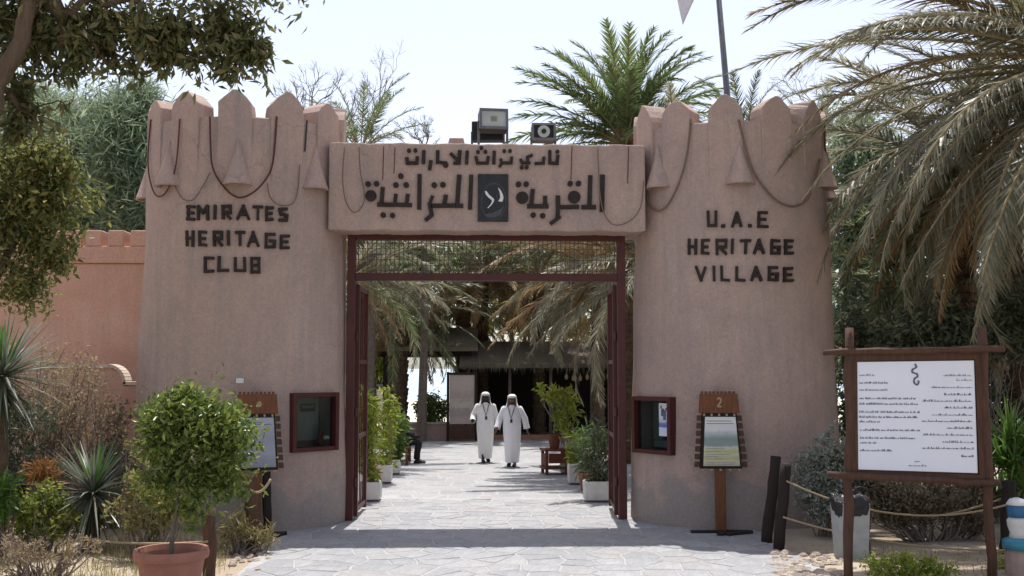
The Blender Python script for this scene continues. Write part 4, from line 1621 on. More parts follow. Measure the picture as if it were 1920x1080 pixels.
# ================================================================== RIGHT: BIN, ROPE FENCE, ORNAMENT
g = gnd(1596, 1046)
bn = empty('litter_bin', g, R(8))
tag(bn, 'pale grey square litter bin lined with a black bag beside the sign post', 'bin')
bw = .185
MB().loft([[(-bw * .86, -bw * .8, 0), (bw * .86, -bw * .8, 0), (bw * .86, bw * .8, 0), (-bw * .86, bw * .8, 0)],
           [(-bw, -bw * .95, .70), (bw, -bw * .95, .70), (bw, bw * .95, .70), (-bw, bw * .95, .70)],
           [(-bw * .95, -bw * .9, .70), (bw * .95, -bw * .9, .70), (bw * .95, bw * .9, .70), (-bw * .95, bw * .9, .70)],
           [(-bw * .9, -bw * .85, .5), (bw * .9, -bw * .85, .5), (bw * .9, bw * .85, .5), (-bw * .9, bw * .85, .5)]]).build('body', M['bin'], bn, bevel=.012)
rng2 = random.Random(3)
rings = []
for r_, z in ((.97, .52), (1.03, .60), (1.10, .66), (1.12, .72), (1.05, .77), (.90, .79), (.75, .74), (.6, .62)):
    ring = []
    for j in range(28):
        a = 2 * math.pi * j / 28
        q_ = max(abs(math.cos(a)), abs(math.sin(a)))
        rr2 = bw * r_ / q_ ** .8 * (1 + rng2.uniform(-.035, .035))
        ring.append((rr2 * math.cos(a), rr2 * math.sin(a) * .95, z + rng2.uniform(-.02, .02) + .03 * math.sin(3 * a)))
    rings.append(ring)
MB().loft(rings, cap0=False, cap1=False).build('bag', M['bag'], bn, smooth=True)
MB().tube([(.12 + .11 * math.cos(a), -.05, .80 + .09 * math.sin(a)) for a in [R(x) for x in range(-20, 211, 23)]], .016, 6).build('bag_knot', M['bag'], bn, smooth=True)

g = gnd(1625, 1042)
tag(log((g.x + .05, g.y + .25, -.05), (g.x + .07, g.y + .25, .72), .10, 6, .15, 'stump_post', M['timber'], 9, None), 'short thick brown post standing right behind the litter bin', 'post')

FENCE = []


def fpost(label, a, b, r, m='timber_dark'):
    o = log((a[0], a[1], -.06), b, r, 7, .14, 'fence_post', M[m], 9, None)
    tag(o, label, 'post', 'rope fence posts')
    return o


def up(px, py, px2, py2):
    """foot on the ground at the first pixel, head over it at the second"""
    a = gnd(px, py)
    b = at(px2, py2, a.y)
    return a, b


a, b = up(1436, 1018, 1456, 856); fpost('leaning black fence post nearest the right tower wall', a, b, .075)
a, b = up(1458, 1032, 1474, 872); fpost('leaning black fence post just in front of its twin', a, b, .075); PR = (a, b)
a, b = up(1884, 1044, 1892, 900); fpost('upright black fence post right of the information board', a, b, .08); PR2 = (a, b)
a, b = up(40, 1018, 40, 902); fpost('dark fence post far left beside the spiky yucca', a, b, .06); PL0 = (a, b)
a, b = up(392, 1088, 393, 952); fpost('brown fence post right behind the terracotta pot', a, b, .075, 'timber'); PL1 = (a, b)
a, b = up(474, 1036, 470, 885); fpost('brown fence post left of the path with a rope end', a, b, .085, 'timber'); PL2 = (a, b)
a, b = up(502, 1004, 500, 885); fpost('dark slim post between the rope post and the tower', a, b, .06)


def rope(label, pts, r=.014):
    P = []
    for i in range(len(pts) - 1):
        a, b, sag = Vector(pts[i][0]), Vector(pts[i + 1][0]), pts[i][1]
        for j in range(12):
            t = j / 12
            p = a.lerp(b, t)
            p.z -= sag * 4 * t * (1 - t)
            P.append(p)
    P.append(Vector(pts[-1][0]))
    o = MB().tube(P, r, 6).build('rope', M['rope'], smooth=True)
    tag(o, label, 'rope', 'ropes of the garden fence')


def up_p(post, f): return Vector(post[0]).lerp(Vector(post[1]), f) + Vector((0, -.08, 0))


yb = PR[0].y
rope('upper rope sagging from the leaning posts to the post beyond the bin', [(up_p(PR, .82), .28), (up_p(PR2, .70), 0)])
rope('lower rope running from the leaning posts past the litter bin', [(up_p(PR, .40), .12), (up_p(PR2, .10), 0)])
rope('rope slanting up behind the white information board', [(at(1700, 972, -2.2), .06), (up_p(PR2, .75) + Vector((0, .2, 0)), 0)])
rope('rope running out of the picture from the right fence post', [(up_p(PR2, .72), .05), (at(1990, 985, -3.6), 0)])
rope('long rope sagging from the far left post to the pot', [(at(-120, 985, PL0[0].y), .02), (up_p(PL0, .28), .10), (up_p(PL1, .55), 0)])
rope('pale rope end hooked on the post left of the path', [(up_p(PL2, .80), .10), (at(508, 898, PL2[0].y), 0)], .018)

# small blue and white ornament at the right edge
g = gnd(1912, 1086)
on = empty('painted_column', g)
tag(on, 'small blue and white painted column on a brown pedestal at the right edge', 'column')
u_ = sc(12.0)
MB().lathe([(.15, 0), (.15, .30), (.13, .34)], 12).build('pedestal', M['pinkblock'], on)
MB().lathe([(.17, .34), (.175, .44), (.10, .47)], 16).build('foot', M['blue_pale'], on, smooth=True)
MB().lathe([(.10, .465), (.085, .52), (.11, .60), (.115, .66), (.09, .70)], 16).build('body', M['white_box'], on, smooth=True)
MB().lathe([(.10, .70), (.11, .72), (.11, .82), (.10, .835)], 16).build('band', M['blue'], on, smooth=True)
MB().lathe([(.11, .836), (.115, .85), (.08, .90), (.02, .92)], 16).build('cap', M['white_mark'], on, smooth=True)

# rubble along the path edge, right
rng = np.random.default_rng(8)
rb = MB()
for i in range(120):
    px, py = rng.uniform(1440, 1600), rng.uniform(1036, 1092)
    if px < 1440 + (py - 1036) * .3: continue
    g = gnd(px, py)
    r_ = rng.uniform(.02, .075)
    rr3 = [[(g.x + r_ * f * math.cos(6.283 * j / 7) * rng.uniform(.8, 1.2), g.y + r_ * f * math.sin(6.283 * j / 7) * rng.uniform(.8, 1.2), z * r_) for j in range(7)] for f, z in ((1, -.2), (1.1, .3), (.6, .8))]
    rb.loft(rr3)
o = rb.build('gravel', M['rock'])
tag(o, 'pale broken stones and sand along the right edge of the path', 'rubble', kind='stuff')
rb = MB()
for i in range(90):
    px, py = rng.uniform(430, 545), rng.uniform(1012, 1088)
    if not (515 - (py - 1030) * .9 - 75 < px < 515 - (py - 1030) * .9 + 6): continue
    g = gnd(px, py)
    r_ = rng.uniform(.015, .055)
    rr3 = [[(g.x + r_ * f * math.cos(6.283 * j / 7) * rng.uniform(.8, 1.2), g.y + r_ * f * math.sin(6.283 * j / 7) * rng.uniform(.8, 1.2), z * r_) for j in range(7)] for f, z in ((1, -.2), (1.1, .3), (.6, .8))]
    rb.loft(rr3)
o = rb.build('gravel', M['rock'])
tag(o, 'small stones strewn along the left edge of the path', 'rubble', kind='stuff')

# ================================================================== PEOPLE
def skin_body(name, J, E, R_, m, parent, loc=(0, 0, 0)):
    """one continuous body grown from a jointed skeleton (Skin + Subdivision), baked to a mesh"""
    keys = list(J)
    me = bpy.data.meshes.new(name)
    me.from_pydata([J[k] for k in keys], [(keys.index(a), keys.index(b)) for a, b in E], [])
    o = link(name, me, parent, loc)
    sk = o.modifiers.new('skin', 'SKIN')
    sk.use_smooth_shade = True
    lay = me.skin_vertices[0].data
    for i, k in enumerate(keys):
        r = R_[k]
        lay[i].radius = (r, r) if not isinstance(r, tuple) else r
    lay[keys.index('pelvis')].use_root = True
    sb = o.modifiers.new('sub', 'SUBSURF')
    sb.levels = sb.render_levels = 1
    bpy.context.view_layer.update()
    dg = bpy.context.evaluated_depsgraph_get()
    nm = bpy.data.meshes.new_from_object(o.evaluated_get(dg))
    o.modifiers.clear()
    o.data = nm
    nm.materials.clear()
    nm.materials.append(m)
    return o


def figure(J, hands=True, curl=.5):
    """edges and radii for a joint dict; adds fingers to both hands"""
    E = [('pelvis', 'spine'), ('spine', 'chest'), ('chest', 'neck'), ('neck', 'jaw'), ('jaw', 'head'), ('head', 'crown'), ('jaw', 'nose')]
    Rr = dict(pelvis=.125, spine=.12, chest=.135, neck=.055, jaw=.068, head=.092, crown=.06, nose=.022)
    for s in 'lr':
        E += [('chest', 'sh' + s), ('sh' + s, 'el' + s), ('el' + s, 'wr' + s), ('wr' + s, 'pa' + s), ('pelvis', 'hi' + s), ('hi' + s, 'kn' + s), ('kn' + s, 'an' + s), ('an' + s, 'to' + s)]
        Rr.update({'sh' + s: .062, 'el' + s: .046, 'wr' + s: .03, 'pa' + s: (.036, .022), 'hi' + s: .09, 'kn' + s: .065, 'an' + s: .045, 'to' + s: .034})
        w, p = Vector(J['wr' + s]), Vector(J['pa' + s])
        d = (p - w).normalized()
        side = d.cross(Vector((1, 0, 0)) if abs(d.x) < .7 else Vector((0, 0, 1))).normalized()
        inn = d.cross(side).normalized() * (1 if s == 'l' else -1)
        for i, (off, ln) in enumerate(((-.027, .07), (-.009, .08), (.009, .075), (.027, .06))):
            a = p + side * off + d * .03
            m_ = a + d * ln * .5 + inn * .008
            t = m_ + d * ln * .45 + inn * .02 * curl * 2
            J['f%d%s' % (i, s)], J['g%d%s' % (i, s)], J['h%d%s' % (i, s)] = a, m_, t
            E += [('pa' + s, 'f%d%s' % (i, s)), ('f%d%s' % (i, s), 'g%d%s' % (i, s)), ('g%d%s' % (i, s), 'h%d%s' % (i, s))]
            for q_, r in (('f', .0095), ('g', .009), ('h', .0075)): Rr['%s%d%s' % (q_, i, s)] = r
        th = w.lerp(p, .6) - side * .03
        J['th' + s], J['tt' + s] = th - side * .022 + d * .02, th - side * .032 + d * .055
        E += [('wr' + s, 'th' + s), ('th' + s, 'tt' + s)]
        Rr['th' + s], Rr['tt' + s] = .011, .009
    return E, Rr


def sleeve(J, s, mb, r=(.085, .078, .075, .088)):
    a, e, w = Vector(J['sh' + s]), Vector(J['el' + s]), Vector(J['wr' + s])
    pts = [a + (a - e).normalized() * .05, a, a.lerp(e, .5), e, e.lerp(w, .5), w]
    rad = [.05, r[0], r[1] * 1.02, r[1], r[2], r[3]]
    mb.tube(pts, rad, 12, cap=False)
    mb.tube([w, e.lerp(w, .75)], [r[3] * .98, r[2] * .8], 12, cap=False)


def kandura_man(label, px, py, skin, cloth, step, arm_l, arm_r, rz=0.0, h=1.74, tilt=0.0):
    g = gnd(px, py, .02)
    o = empty('person', g, rz)
    tag(o, label, 'person', 'men walking through the courtyard')
    k = h / 1.75
    J = dict(pelvis=(0, 0, .95), spine=(0, 0, 1.14), chest=(0, .0, 1.34), neck=(0, .005, 1.50), jaw=(0, -.02, 1.575), head=(0, -.005, 1.655), crown=(0, .005, 1.72), nose=(0, -.115, 1.625))
    for s, sg in (('l', -1), ('r', 1)):
        J['sh' + s] = (sg * .175, 0, 1.41)
        el, wr = (arm_l if s == 'l' else arm_r)
        J['el' + s], J['wr' + s] = el, wr
        d = (Vector(wr) - Vector(el)).normalized()
        J['pa' + s] = tuple(Vector(wr) + d * .075)
        st = step if s == 'l' else -step
        J['hi' + s] = (sg * .09, 0, .90)
        J['kn' + s] = (sg * .085, -.015 - max(0, st) * .12, .50)
        J['an' + s] = (sg * .075, -st * .40 + (.02 if st < 0 else 0), .085 + (.01 if st < 0 else 0))
        J['to' + s] = (sg * .09, -st * .40 - .15, .04)
    J = {a: tuple(Vector(b) * k) for a, b in J.items()}
    E, Rr = figure(J)
    Rr = {a: (b * k if not isinstance(b, tuple) else (b[0] * k, b[1] * k)) for a, b in Rr.items()}
    skin_body('body', J, E, Rr, M[skin], o)
    # long robe with folds that swing with the stride
    rings = []
    for z, rx, ry in ((.09, .16, .15), (.13, .165, .155), (.35, .185, .16), (.60, .205, .165), (.85, .225, .17), (1.0, .225, .168), (1.15, .22, .16), (1.28, .225, .15), (1.38, .21, .125), (1.44, .15, .10), (1.485, .075, .075), (1.50, .066, .068)):
        ring = []
        f = max(0, (1.2 - z) / 1.1)
        for j in range(40):
            a = 2 * math.pi * j / 40
            w = 1 + .055 * f * math.sin(7 * a + 2 * z) + .03 * f * math.sin(11 * a - 3 * z + 1)
            y = ry * math.sin(a) * w - .0
            x = rx * math.cos(a) * w
            ring.append((x * k, (y + .025 * f * math.cos(a) * (1 if step > 0 else -1)) * k, z * k))
        rings.append(ring)
    rb = MB().loft(rings, cap0=False, cap1=False).build('robe', M[cloth], o, smooth=True)
    for s in 'lr':
        sm = MB()
        sleeve(J, s, sm, (.09, .08, .074, .08))
        sm.build('sleeve', M[cloth], rb, smooth=True)
    # headcloth: a cap over the crown and drapes to the shoulders, open at the face
    hc = MB()
    K = 28
    rings = []
    for z, r, cy in ((1.765, .02, .01), (1.757, .06, .008), (1.735, .09, .004), (1.70, .108, 0), (1.672, .112, 0)):
        rings.append([(r * math.cos(2 * math.pi * j / K) * k, (cy + r * 1.08 * math.sin(2 * math.pi * j / K)) * k, z * k) for j in range(K)])
    hc.loft(list(reversed(rings)), cap0=False)
    rings = []
    for z, r, op in ((1.672, .112, .95), (1.62, .118, 1.05), (1.56, .126, 1.05), (1.50, .140, .95), (1.44, .178, .8), (1.37, .215, .95), (1.29, .222, 1.2)):
        ring = []
        for j in range(K + 1):
            a = -math.pi / 2 + op + (2 * math.pi - 2 * op) * j / K
            w = 1 + .04 * math.sin(9 * a + z * 8)
            ring.append((r * w * math.cos(a) * k, (.012 + r * w * (1.05 if z > 1.45 else .78) * math.sin(a)) * k, z * k))
        rings.append(ring)
    hc.loft(rings, closed=False)
    hc.build('headcloth', M[cloth], o, smooth=True)
    MB().tube([(.108 * math.cos(a) * k, (.0 + .116 * math.sin(a)) * k, (1.705 - .012 * math.sin(a)) * k) for a in [2 * math.pi * j / 20 for j in range(21)]], .009, 6, False).build('head_band', M[cloth], o, smooth=True)
    # eyes, mouth and beard
    for sg in (-1, 1):
        MB().disc((sg * .034 * k, -.088 * k, 1.652 * k), .012, .006, (sg * .2, -1, 0), 8, .55).build('eye', M['white_mark'], o)
        MB().disc((sg * .034 * k, -.093 * k, 1.652 * k), .0055, .006, (sg * .2, -1, 0), 6).build('pupil', M['shoe'], o)
    bd = MB().loft([[(r * math.cos(a) * k, (-.022 + r * .95 * math.sin(a)) * k, z * k) for a in [math.pi + math.pi * j / 10 for j in range(11)]] for z, r in ((1.515, .035), (1.53, .062), (1.555, .076), (1.575, .074))], closed=False)
    bd.build('beard', M['shoe'], o, smooth=True)
    # lanyard with a badge
    ly = MB().tube([(-.075 * k, -.075 * k, 1.45 * k), (-.06 * k, -.135 * k, 1.36 * k), (-.005, -.168 * k, 1.17 * k), (.05 * k, -.135 * k, 1.36 * k), (.07 * k, -.075 * k, 1.45 * k)], .011, 6)
    la = ly.build('lanyard', M['lanyard'], o, smooth=True)
    MB().box((0, -.175 * k, 1.11 * k), (.055, .008, .085)).build('badge', M['lanyard'], la)
    for s in 'lr':
        an, to = Vector(J['an' + s]), Vector(J['to' + s])
        MB().loft([[(an.x + w * math.cos(a), y, max(.0, zc + hh * math.sin(a))) for a in [2 * math.pi * j / 10 for j in range(10)]] for y, w, zc, hh in
                   ((an.y + .075, .02, .035, .02), (an.y + .05, .042, .045, .045), (an.y - .02, .046, .05, .055), (to.y, .052, .032, .036), (to.y - .055, .045, .025, .025), (to.y - .085, .015, .02, .012))]).build('shoe', M['shoe'], o, smooth=True)
    return o


kandura_man('bearded man in white robe walking left of his companion, darker face, one arm bent', 910, 866, 'skin_dark', 'cloth_cream', .30,
            ((-.30, .04, 1.17), (-.34, -.14, 1.03)), ((.27, .05, 1.15), (.33, .02, .91)), R(6), 1.76)
kandura_man('stouter man in white robe walking right of his companion, arms hanging down', 960, 874, 'skin', 'cloth_white', -.22,
            ((-.30, .02, 1.16), (-.36, -.10, .93)), ((.31, .06, 1.16), (.36, .08, .92)), R(-8), 1.73)

# --- seated figure on a bench, half hidden by plants; faces right
BD = 25.4
g = gnd(757, 870)
bx, by = g.x, g.y
bench = empty('bench', (bx - .1, by + .15, 0))
tag(bench, 'dark red wooden bench behind the left row of planters', 'bench')
for i in range(4): MB().box((-.21 + i * .14, 0, .44), (.11, 1.3, .035)).build('seat_slat', M['timber_red'], bench)
for i in range(3): MB().box((-.30 - i * .02, 0, .60 + i * .14), (.03, 1.3, .10)).build('back_slat', M['timber_red'], bench)
for sx in (-1, 1):
    for sy in (-1, 1):
        MB().box((sx * .2, sy * .55, .21), (.07, .07, .42)).build('leg', M['timber_red'], bench)
ps = empty('person', (bx - .1, by + .12, 0), R(90))
tag(ps, 'seated person in dark trousers on the bench behind the planters', 'person')
J = dict(pelvis=(0, .06, .56), spine=(0, .07, .76), chest=(0, .03, .97), neck=(0, -.02, 1.13), jaw=(0, -.06, 1.20), head=(0, -.045, 1.28), crown=(0, -.03, 1.345), nose=(0, -.155, 1.25))
for s, sg in (('l', -1), ('r', 1)):
    J['sh' + s] = (sg * .18, .03, 1.04)
    J['el' + s] = (sg * .24, -.08, .80)
    J['wr' + s] = (sg * .15, -.32, .70)
    J['pa' + s] = (sg * .13, -.39, .685)
    J['hi' + s] = (sg * .09, .02, .53)
    J['kn' + s] = (sg * .12, -.44, .545)
    J['an' + s] = (sg * .11, -.42, .09)
    J['to' + s] = (sg * .12, -.57, .045)
E, Rr = figure(J)
Rr['pelvis'], Rr['hil'], Rr['hir'] = .11, .085, .085
skin_body('body', J, E, Rr, M['skin_dark'], ps)
tr = MB()
for s, sg in (('l', -1), ('r', 1)):
    h_, k_, a_ = Vector(J['hi' + s]), Vector(J['kn' + s]), Vector(J['an' + s])
    tr.tube([h_ + Vector((0, .1, .02)), h_, h_.lerp(k_, .5), k_ + Vector((0, .03, .01)), k_ + Vector((0, -.035, -.03)), k_ + Vector((0, -.02, -.10)), k_.lerp(a_, .6), a_ + Vector((0, 0, .03))], [.10, .105, .098, .088, .085, .082, .075, .078], 12)
tr.build('trousers', M['cloth_dark'], ps, smooth=True)
sh = MB().loft([[(rx * math.cos(2 * math.pi * j / 20), cy + ry * math.sin(2 * math.pi * j / 20), z) for j in range(20)] for z, rx, ry, cy in ((.50, .18, .14, .06), (.62, .18, .14, .07), (.8, .185, .135, .07), (.95, .20, .13, .04), (1.06, .18, .10, .02), (1.11, .09, .075, -.01), (1.13, .065, .065, -.02))], cap0=False, cap1=False)
for s in 'lr': sleeve(J, s, sh, (.075, .066, .06, .058))
sh.build('shirt', M['cloth_dark'], ps, smooth=True)
hr = MB().loft([[(r * math.cos(2 * math.pi * j / 16), cy + r * 1.08 * math.sin(2 * math.pi * j / 16), z) for j in range(16)] for z, r, cy in ((1.27, .097, .0), (1.32, .102, -.02), (1.36, .085, -.03), (1.385, .045, -.03), (1.39, .01, -.03))])
hr.build('hair', M['shoe'], ps, smooth=True)
for s in 'lr':
    an, to = Vector(J['an' + s]), Vector(J['to' + s])
    MB().loft([[(an.x + w * math.cos(a), y, max(.0, zc + hh * math.sin(a))) for a in [2 * math.pi * j / 10 for j in range(10)]] for y, w, zc, hh in
               ((an.y + .075, .02, .035, .02), (an.y + .05, .042, .05, .05), (an.y - .02, .046, .05, .055), (to.y, .05, .032, .036), (to.y - .07, .03, .02, .02))]).build('shoe', M['shoe'], ps, smooth=True)
MB().box((.0, -.36, .72), (.16, .03, .10), Matrix.Rotation(.5, 3, 'X')).build('newspaper', M['cloth_grey'], ps)

# ================================================================== COURTYARD BEYOND THE GATE
# --- dark palm-leaf shade hut
HY = 35.2 - 16.5
hut = empty('shade_hut', (at(1030, 822, HY).x, HY, 0))
tag(hut, 'long dark palm-mat shade hut at the back of the courtyard', 'hut')
hl = Vector(hut.location)
hx0, hx1 = at(872, 780, HY).x - hl.x, at(1420, 780, HY).x - hl.x
hz = at(1000, 688, HY).z
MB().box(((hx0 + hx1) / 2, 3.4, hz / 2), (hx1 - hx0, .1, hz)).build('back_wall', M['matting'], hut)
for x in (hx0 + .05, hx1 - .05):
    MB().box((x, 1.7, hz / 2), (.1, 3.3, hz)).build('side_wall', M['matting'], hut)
MB().prism([(-.5, hz - .02), (1.7, hz + .75), (3.9, hz - .02), (3.9, hz + .12), (1.7, hz + .92), (-.5, hz + .12)],
           lambda p: Vector((hx0 - .2, p[0], p[1])), lambda p: Vector((hx1 + .2, p[0], p[1]))).build('roof', M['thatch'], hut)
rng = random.Random(6)
for i in range(8):
    x = hx0 + .1 + (hx1 - hx0 - .2) * i / 7
    MB().tube([(x, .02, 0), (x + .02, .0, hz)], [.06, .05], 8).build('post', M['bark_grey'], hut, smooth=True)
MB().tube([(hx0 - .3, -.12, hz - .02), ((hx0 + hx1) / 2, -.13, hz + .05), (hx1 + .3, -.12, hz - .02)], .06, 7).build('eave_pole', M['bark_grey'], hut, smooth=True)
for i in range(11):
    x = hx0 + (hx1 - hx0) * (i + .5) / 11
    MB().tube([(x, -.55, hz + .10), (x, 1.7, hz + .96)], .03, 6).build('rafter', M['bark_grey'], hut, smooth=True)
# hanging eave fringe of palm strips
fr = grass('eave_fringe', [(hx0 + (hx1 - hx0) * i / 90, -.5, hz + .10) for i in range(91)], L['palm_grey'], hut, 12, .35, 8, .05, .02)
fr.scale = (1, 1, 1)
for v in fr.data.vertices: v.co.z = 2 * (hz + .10) - v.co.z
fr['kind'] = 'stuff'
# string of pale shells under the eave, right
y_ = -.3
for i in range(9):
    q_ = at(1062 + i * 13, 703 + 3 * math.sin(i), HY + y_) - hl
    o = MB().lathe([(.02, -.16), (.055, -.12), (.06, -.03), (.02, .03), (.006, .12)], 8).build('hanging_shell', M['rope'], hut, loc=q_, smooth=True)
MB().box(((hx0 + hx1) / 2, -.35, .07), (hx1 - hx0 + .6, .5, .16)).build('plinth', M['brick_edge'], hut)

# --- upright picture board left of the men
NY = 34 - 16.5
nb_ = empty('notice_board', (at(866, 820, NY).x, NY, 0))
tag(nb_, 'upright brown notice board with a faded picture beside the hut', 'board')
nl_ = Vector(nb_.location)
z0, z1 = at(866, 795, NY).z, at(866, 703, NY).z
hw_ = sc(34) * 26
for sx in (-1, 1): MB().box((sx * hw_, 0, (z1 + .1) / 2), (.09, .09, z1 + .1)).build('post', M['timber_dark'], nb_)
MB().box((0, .02, (z0 + z1) / 2), (hw_ * 2 - .1, .04, z1 - z0)).build('picture', poster_mat('faded_picture', [(0, (.34, .27, .24)), (.3, (.42, .34, .31)), (.5, (.30, .26, .23)), (.62, (.48, .44, .38)), (.8, (.36, .30, .26)), (1, (.44, .38, .33))], 5, .5), nb_)
MB().box((0, 0, z1 + .04), (hw_ * 2 + .1, .08, .08)).build('top_rail', M['timber_dark'], nb_)
MB().box((0, .0, z0 / 2 + .02), (hw_ * 2 - .1, .05, z0 - .12)).build('lower_panel', M['timber'], nb_)

# --- low dark wall with a clipped round bush behind it
LYW = 34.4 - 16.5
a, b = at(775, 795, LYW), at(846, 822, LYW)
lw_ = empty('low_wall', ((a.x + b.x) / 2, LYW, 0))
tag(lw_, 'low grey-brown wall under the clipped round bush', 'wall', kind='thing')
MB().box((0, 0, (a.z) / 2), (b.x - a.x + .8, .3, a.z)).build('wall_body', M['pinkblock'], lw_, bevel=.02)
MB().box((0, -.02, a.z + .03), (b.x - a.x + .9, .38, .06)).build('coping', M['concrete'], lw_)

# --- open pavilion frame against the sea, pale kiosk
PY = 35.5 - 16.5
pv = empty('pavilion', (at(795, 820, PY).x, PY, 0))
tag(pv, 'open pavilion with brown posts and dark beam framing the sea', 'pavilion')
pl_ = Vector(pv.location)
zb = at(795, 668, PY).z
for px in (722, 862):
    for dy in (0, 3.0):
        p = at(px, 800, PY) - pl_
        MB().box((p.x, dy, zb / 2), (.16, .16, zb)).build('post', M['timber_dark'], pv)
xa, xb = (at(700, 700, PY) - pl_).x, (at(885, 700, PY) - pl_).x
for dy in (0, 3.0): MB().box(((xa + xb) / 2, dy, zb + .08), (xb - xa, .2, .18)).build('beam', M['timber_dark'], pv)
MB().prism([(-.5, zb + .17), (1.5, zb + .9), (3.5, zb + .17), (3.5, zb + .30), (1.5, zb + 1.05), (-.5, zb + .30)], lambda p: Vector((xa - .2, p[0], p[1])), lambda p: Vector((xb + .2, p[0], p[1]))).build('roof', M['thatch'], pv)
KY = 46 - 16.5
kk = empty('kiosk', (at(706, 780, KY).x, KY, 0))
tag(kk, 'pale kiosk with a dark window beyond the left planters', 'building')
kl = Vector(kk.location)
wk = sc(46) * 45
zk = at(706, 682, KY).z
MB().box((0, 1.2, zk / 2), (wk * 2, 2.4, zk)).build('wall', M['pale_wall'], kk)
MB().box((0, 1.15, zk + .06), (wk * 2 + .4, 2.9, .12)).build('roof', M['pale_wall'], kk)
pq = at(712, 707, KY) - kl
MB().box((pq.x, -.02, pq.z), (.5, .06, .62)).build('window', M['black'], kk)
MB().box((0, -.3, at(706, 727, KY).z), (wk * 2, .6, .12)).build('counter', M['timber_dark'], kk)


# --- white planter boxes
def planter(label, px0, px1, py0, py1, D_, plantf, group='white planter boxes'):
    g = gnd((px0 + px1) / 2, py1, .02)
    D_ = g.y + 16.5
    w = (px1 - px0) * sc(D_)
    h = max(.28, (py1 - py0) * sc(D_))
    o = empty('planter_box', (g.x, g.y + w * .4, .02))
    tag(o, label, 'planter', group)
    t = .04
    dp = max(w * .8, .4)
    mb = MB()
    out = [(-w / 2 * .95, -dp / 2 * .95), (w / 2 * .95, -dp / 2 * .95), (w / 2 * .95, dp / 2 * .95), (-w / 2 * .95, dp / 2 * .95)]
    rings = [[(x, y, .03) for x, y in out], [(x / .95, y / .95, h) for x, y in out], [(x / .95 * (1 - 2 * t / w), y / .95 * (1 - 2 * t / dp), h) for x, y in out], [(x / .95 * (1 - 2 * t / w), y / .95 * (1 - 2 * t / dp), h - .08) for x, y in out]]
    mb.loft(rings).build('box', M['white_box'], o, bevel=.012)
    MB().box((0, 0, h - .075), (w - 2.2 * t, dp - 2.2 * t, .02)).build('soil', M['soil'], o)
    MB().box((0, 0, .015), (w * .8, dp * .8, .03)).build('base', M['ink'], o)
    plantf(Vector((g.x, g.y + w * .4, .02 + h - .06)), w)
    return o


def cane(label, c, h, spread, n, leafm, seed, ln=.16, wd=.035, cat='plant', stems=7, low=.15, stem_m='rachis', group=None):
    """upright leafy canes > stems, leaves"""
    o = empty('potted_plant', c)
    tag(o, label, cat, group)
    rng = np.random.default_rng(seed)
    st = MB()
    blobs = []
    for i in range(stems):
        a = rng.random() * 6.283
        r = spread * rng.random() ** .7
        hh = h * rng.uniform(.65, 1.0)
        tip = Vector((r * math.cos(a), r * math.sin(a), hh))
        limb(st, (tip.x * .3, tip.y * .3, -.03), tip, .014, .005, 0, 4, .03, rng, 5)
        for f in np.linspace(low, 1, 5):
            q_ = Vector((tip.x * (.3 + .7 * f), tip.y * (.3 + .7 * f), hh * f))
            blobs.append((tuple(q_), (spread * .42, spread * .42, h * .12), 1.0))
    st.build('stem', M[stem_m], o)
    leaf_cloud('leaves', blobs, n, ln, wd, L[leafm], o, seed + 1, clumps=len(blobs) * 3, spread=.35, droop=.3, shell=.2)
    return o


planter('white planter box nearest the gate on the left, with tall yellow-green canes', 673, 713, 905, 940, 18.4,
        lambda c, w: cane('tall yellow-green cane plant in the nearest left planter', c, 1.75, .26, 900, 'lime', 31, .18, .035))
planter('white planter box in the middle of the left row', 705, 734, 872, 906, 21.3,
        lambda c, w: cane('bushy lime-green plant in the middle left planter', c, 1.75, .30, 900, 'lime', 32, .14, .04))
planter('white planter box at the far end of the left row', 729, 750, 862, 889, 23.2,
        lambda c, w: cane('dark leafy shrub in the farthest left planter', c, 1.25, .36, 800, 'green', 33, .14, .05))
planter('white planter box nearest the gate on the right', 1097, 1153, 904, 942, 18.3,
        lambda c, w: cane('dark grassy plant in the nearest right planter', c, 1.0, .30, 700, 'dark', 34, .22, .025))
planter('white planter box in the middle of the right row', 1066, 1094, 870, 908, 21.1,
        lambda c, w: cane('small lime bush in the middle right planter', c, .62, .28, 500, 'lime', 35, .14, .04))
planter('white planter box at the far end of the right row', 1051, 1075, 862, 888, 23.2,
        lambda c, w: cane('leafy green shrub with bright crown in the farthest right planter', c, 1.55, .30, 380, 'lime', 36, .17, .05, low=.6))
g = gnd(700, 902, .02)
# low red flowering plant in the first left planter
cane('low orange-leaved plant at the front of the left planters', Vector((gnd(700, 938, .02).x, gnd(700, 938, .02).y + .22, .35)), .34, .2, 260, 'orange', 37, .08, .03)


def clay_pot(label, px, py, D_, r, h, m='terracotta', loc=None, group='clay pots', cat='pot'):
    g = loc or gnd(px, py, .02)
    o = empty('clay_pot', g)
    tag(o, label, cat, group)
    MB().lathe([(r * .68, 0), (r * .70, .01), (r * .95, h * .86), (r * 1.06, h * .865), (r * 1.08, h * .93), (r * 1.06, h), (r * .95, h), (r * .90, h * .92), (r * .86, h * .80)], 28).build('body', M[m], o, smooth=False, bevel=0)
    MB().lathe([(r * .2, h * .84), (r * .90, h * .83)], 20, cap0=True).build('soil', M['soil'], o)
    return o, Vector(g) + Vector((0, 0, h * .84))


o, c = clay_pot('red clay pot between the right planter boxes', 1103, 918, 20, .21, .34)
cane('spiky blue-green plant in the red clay pot on the right', c, .95, .34, 600, 'green', 41, .24, .03)
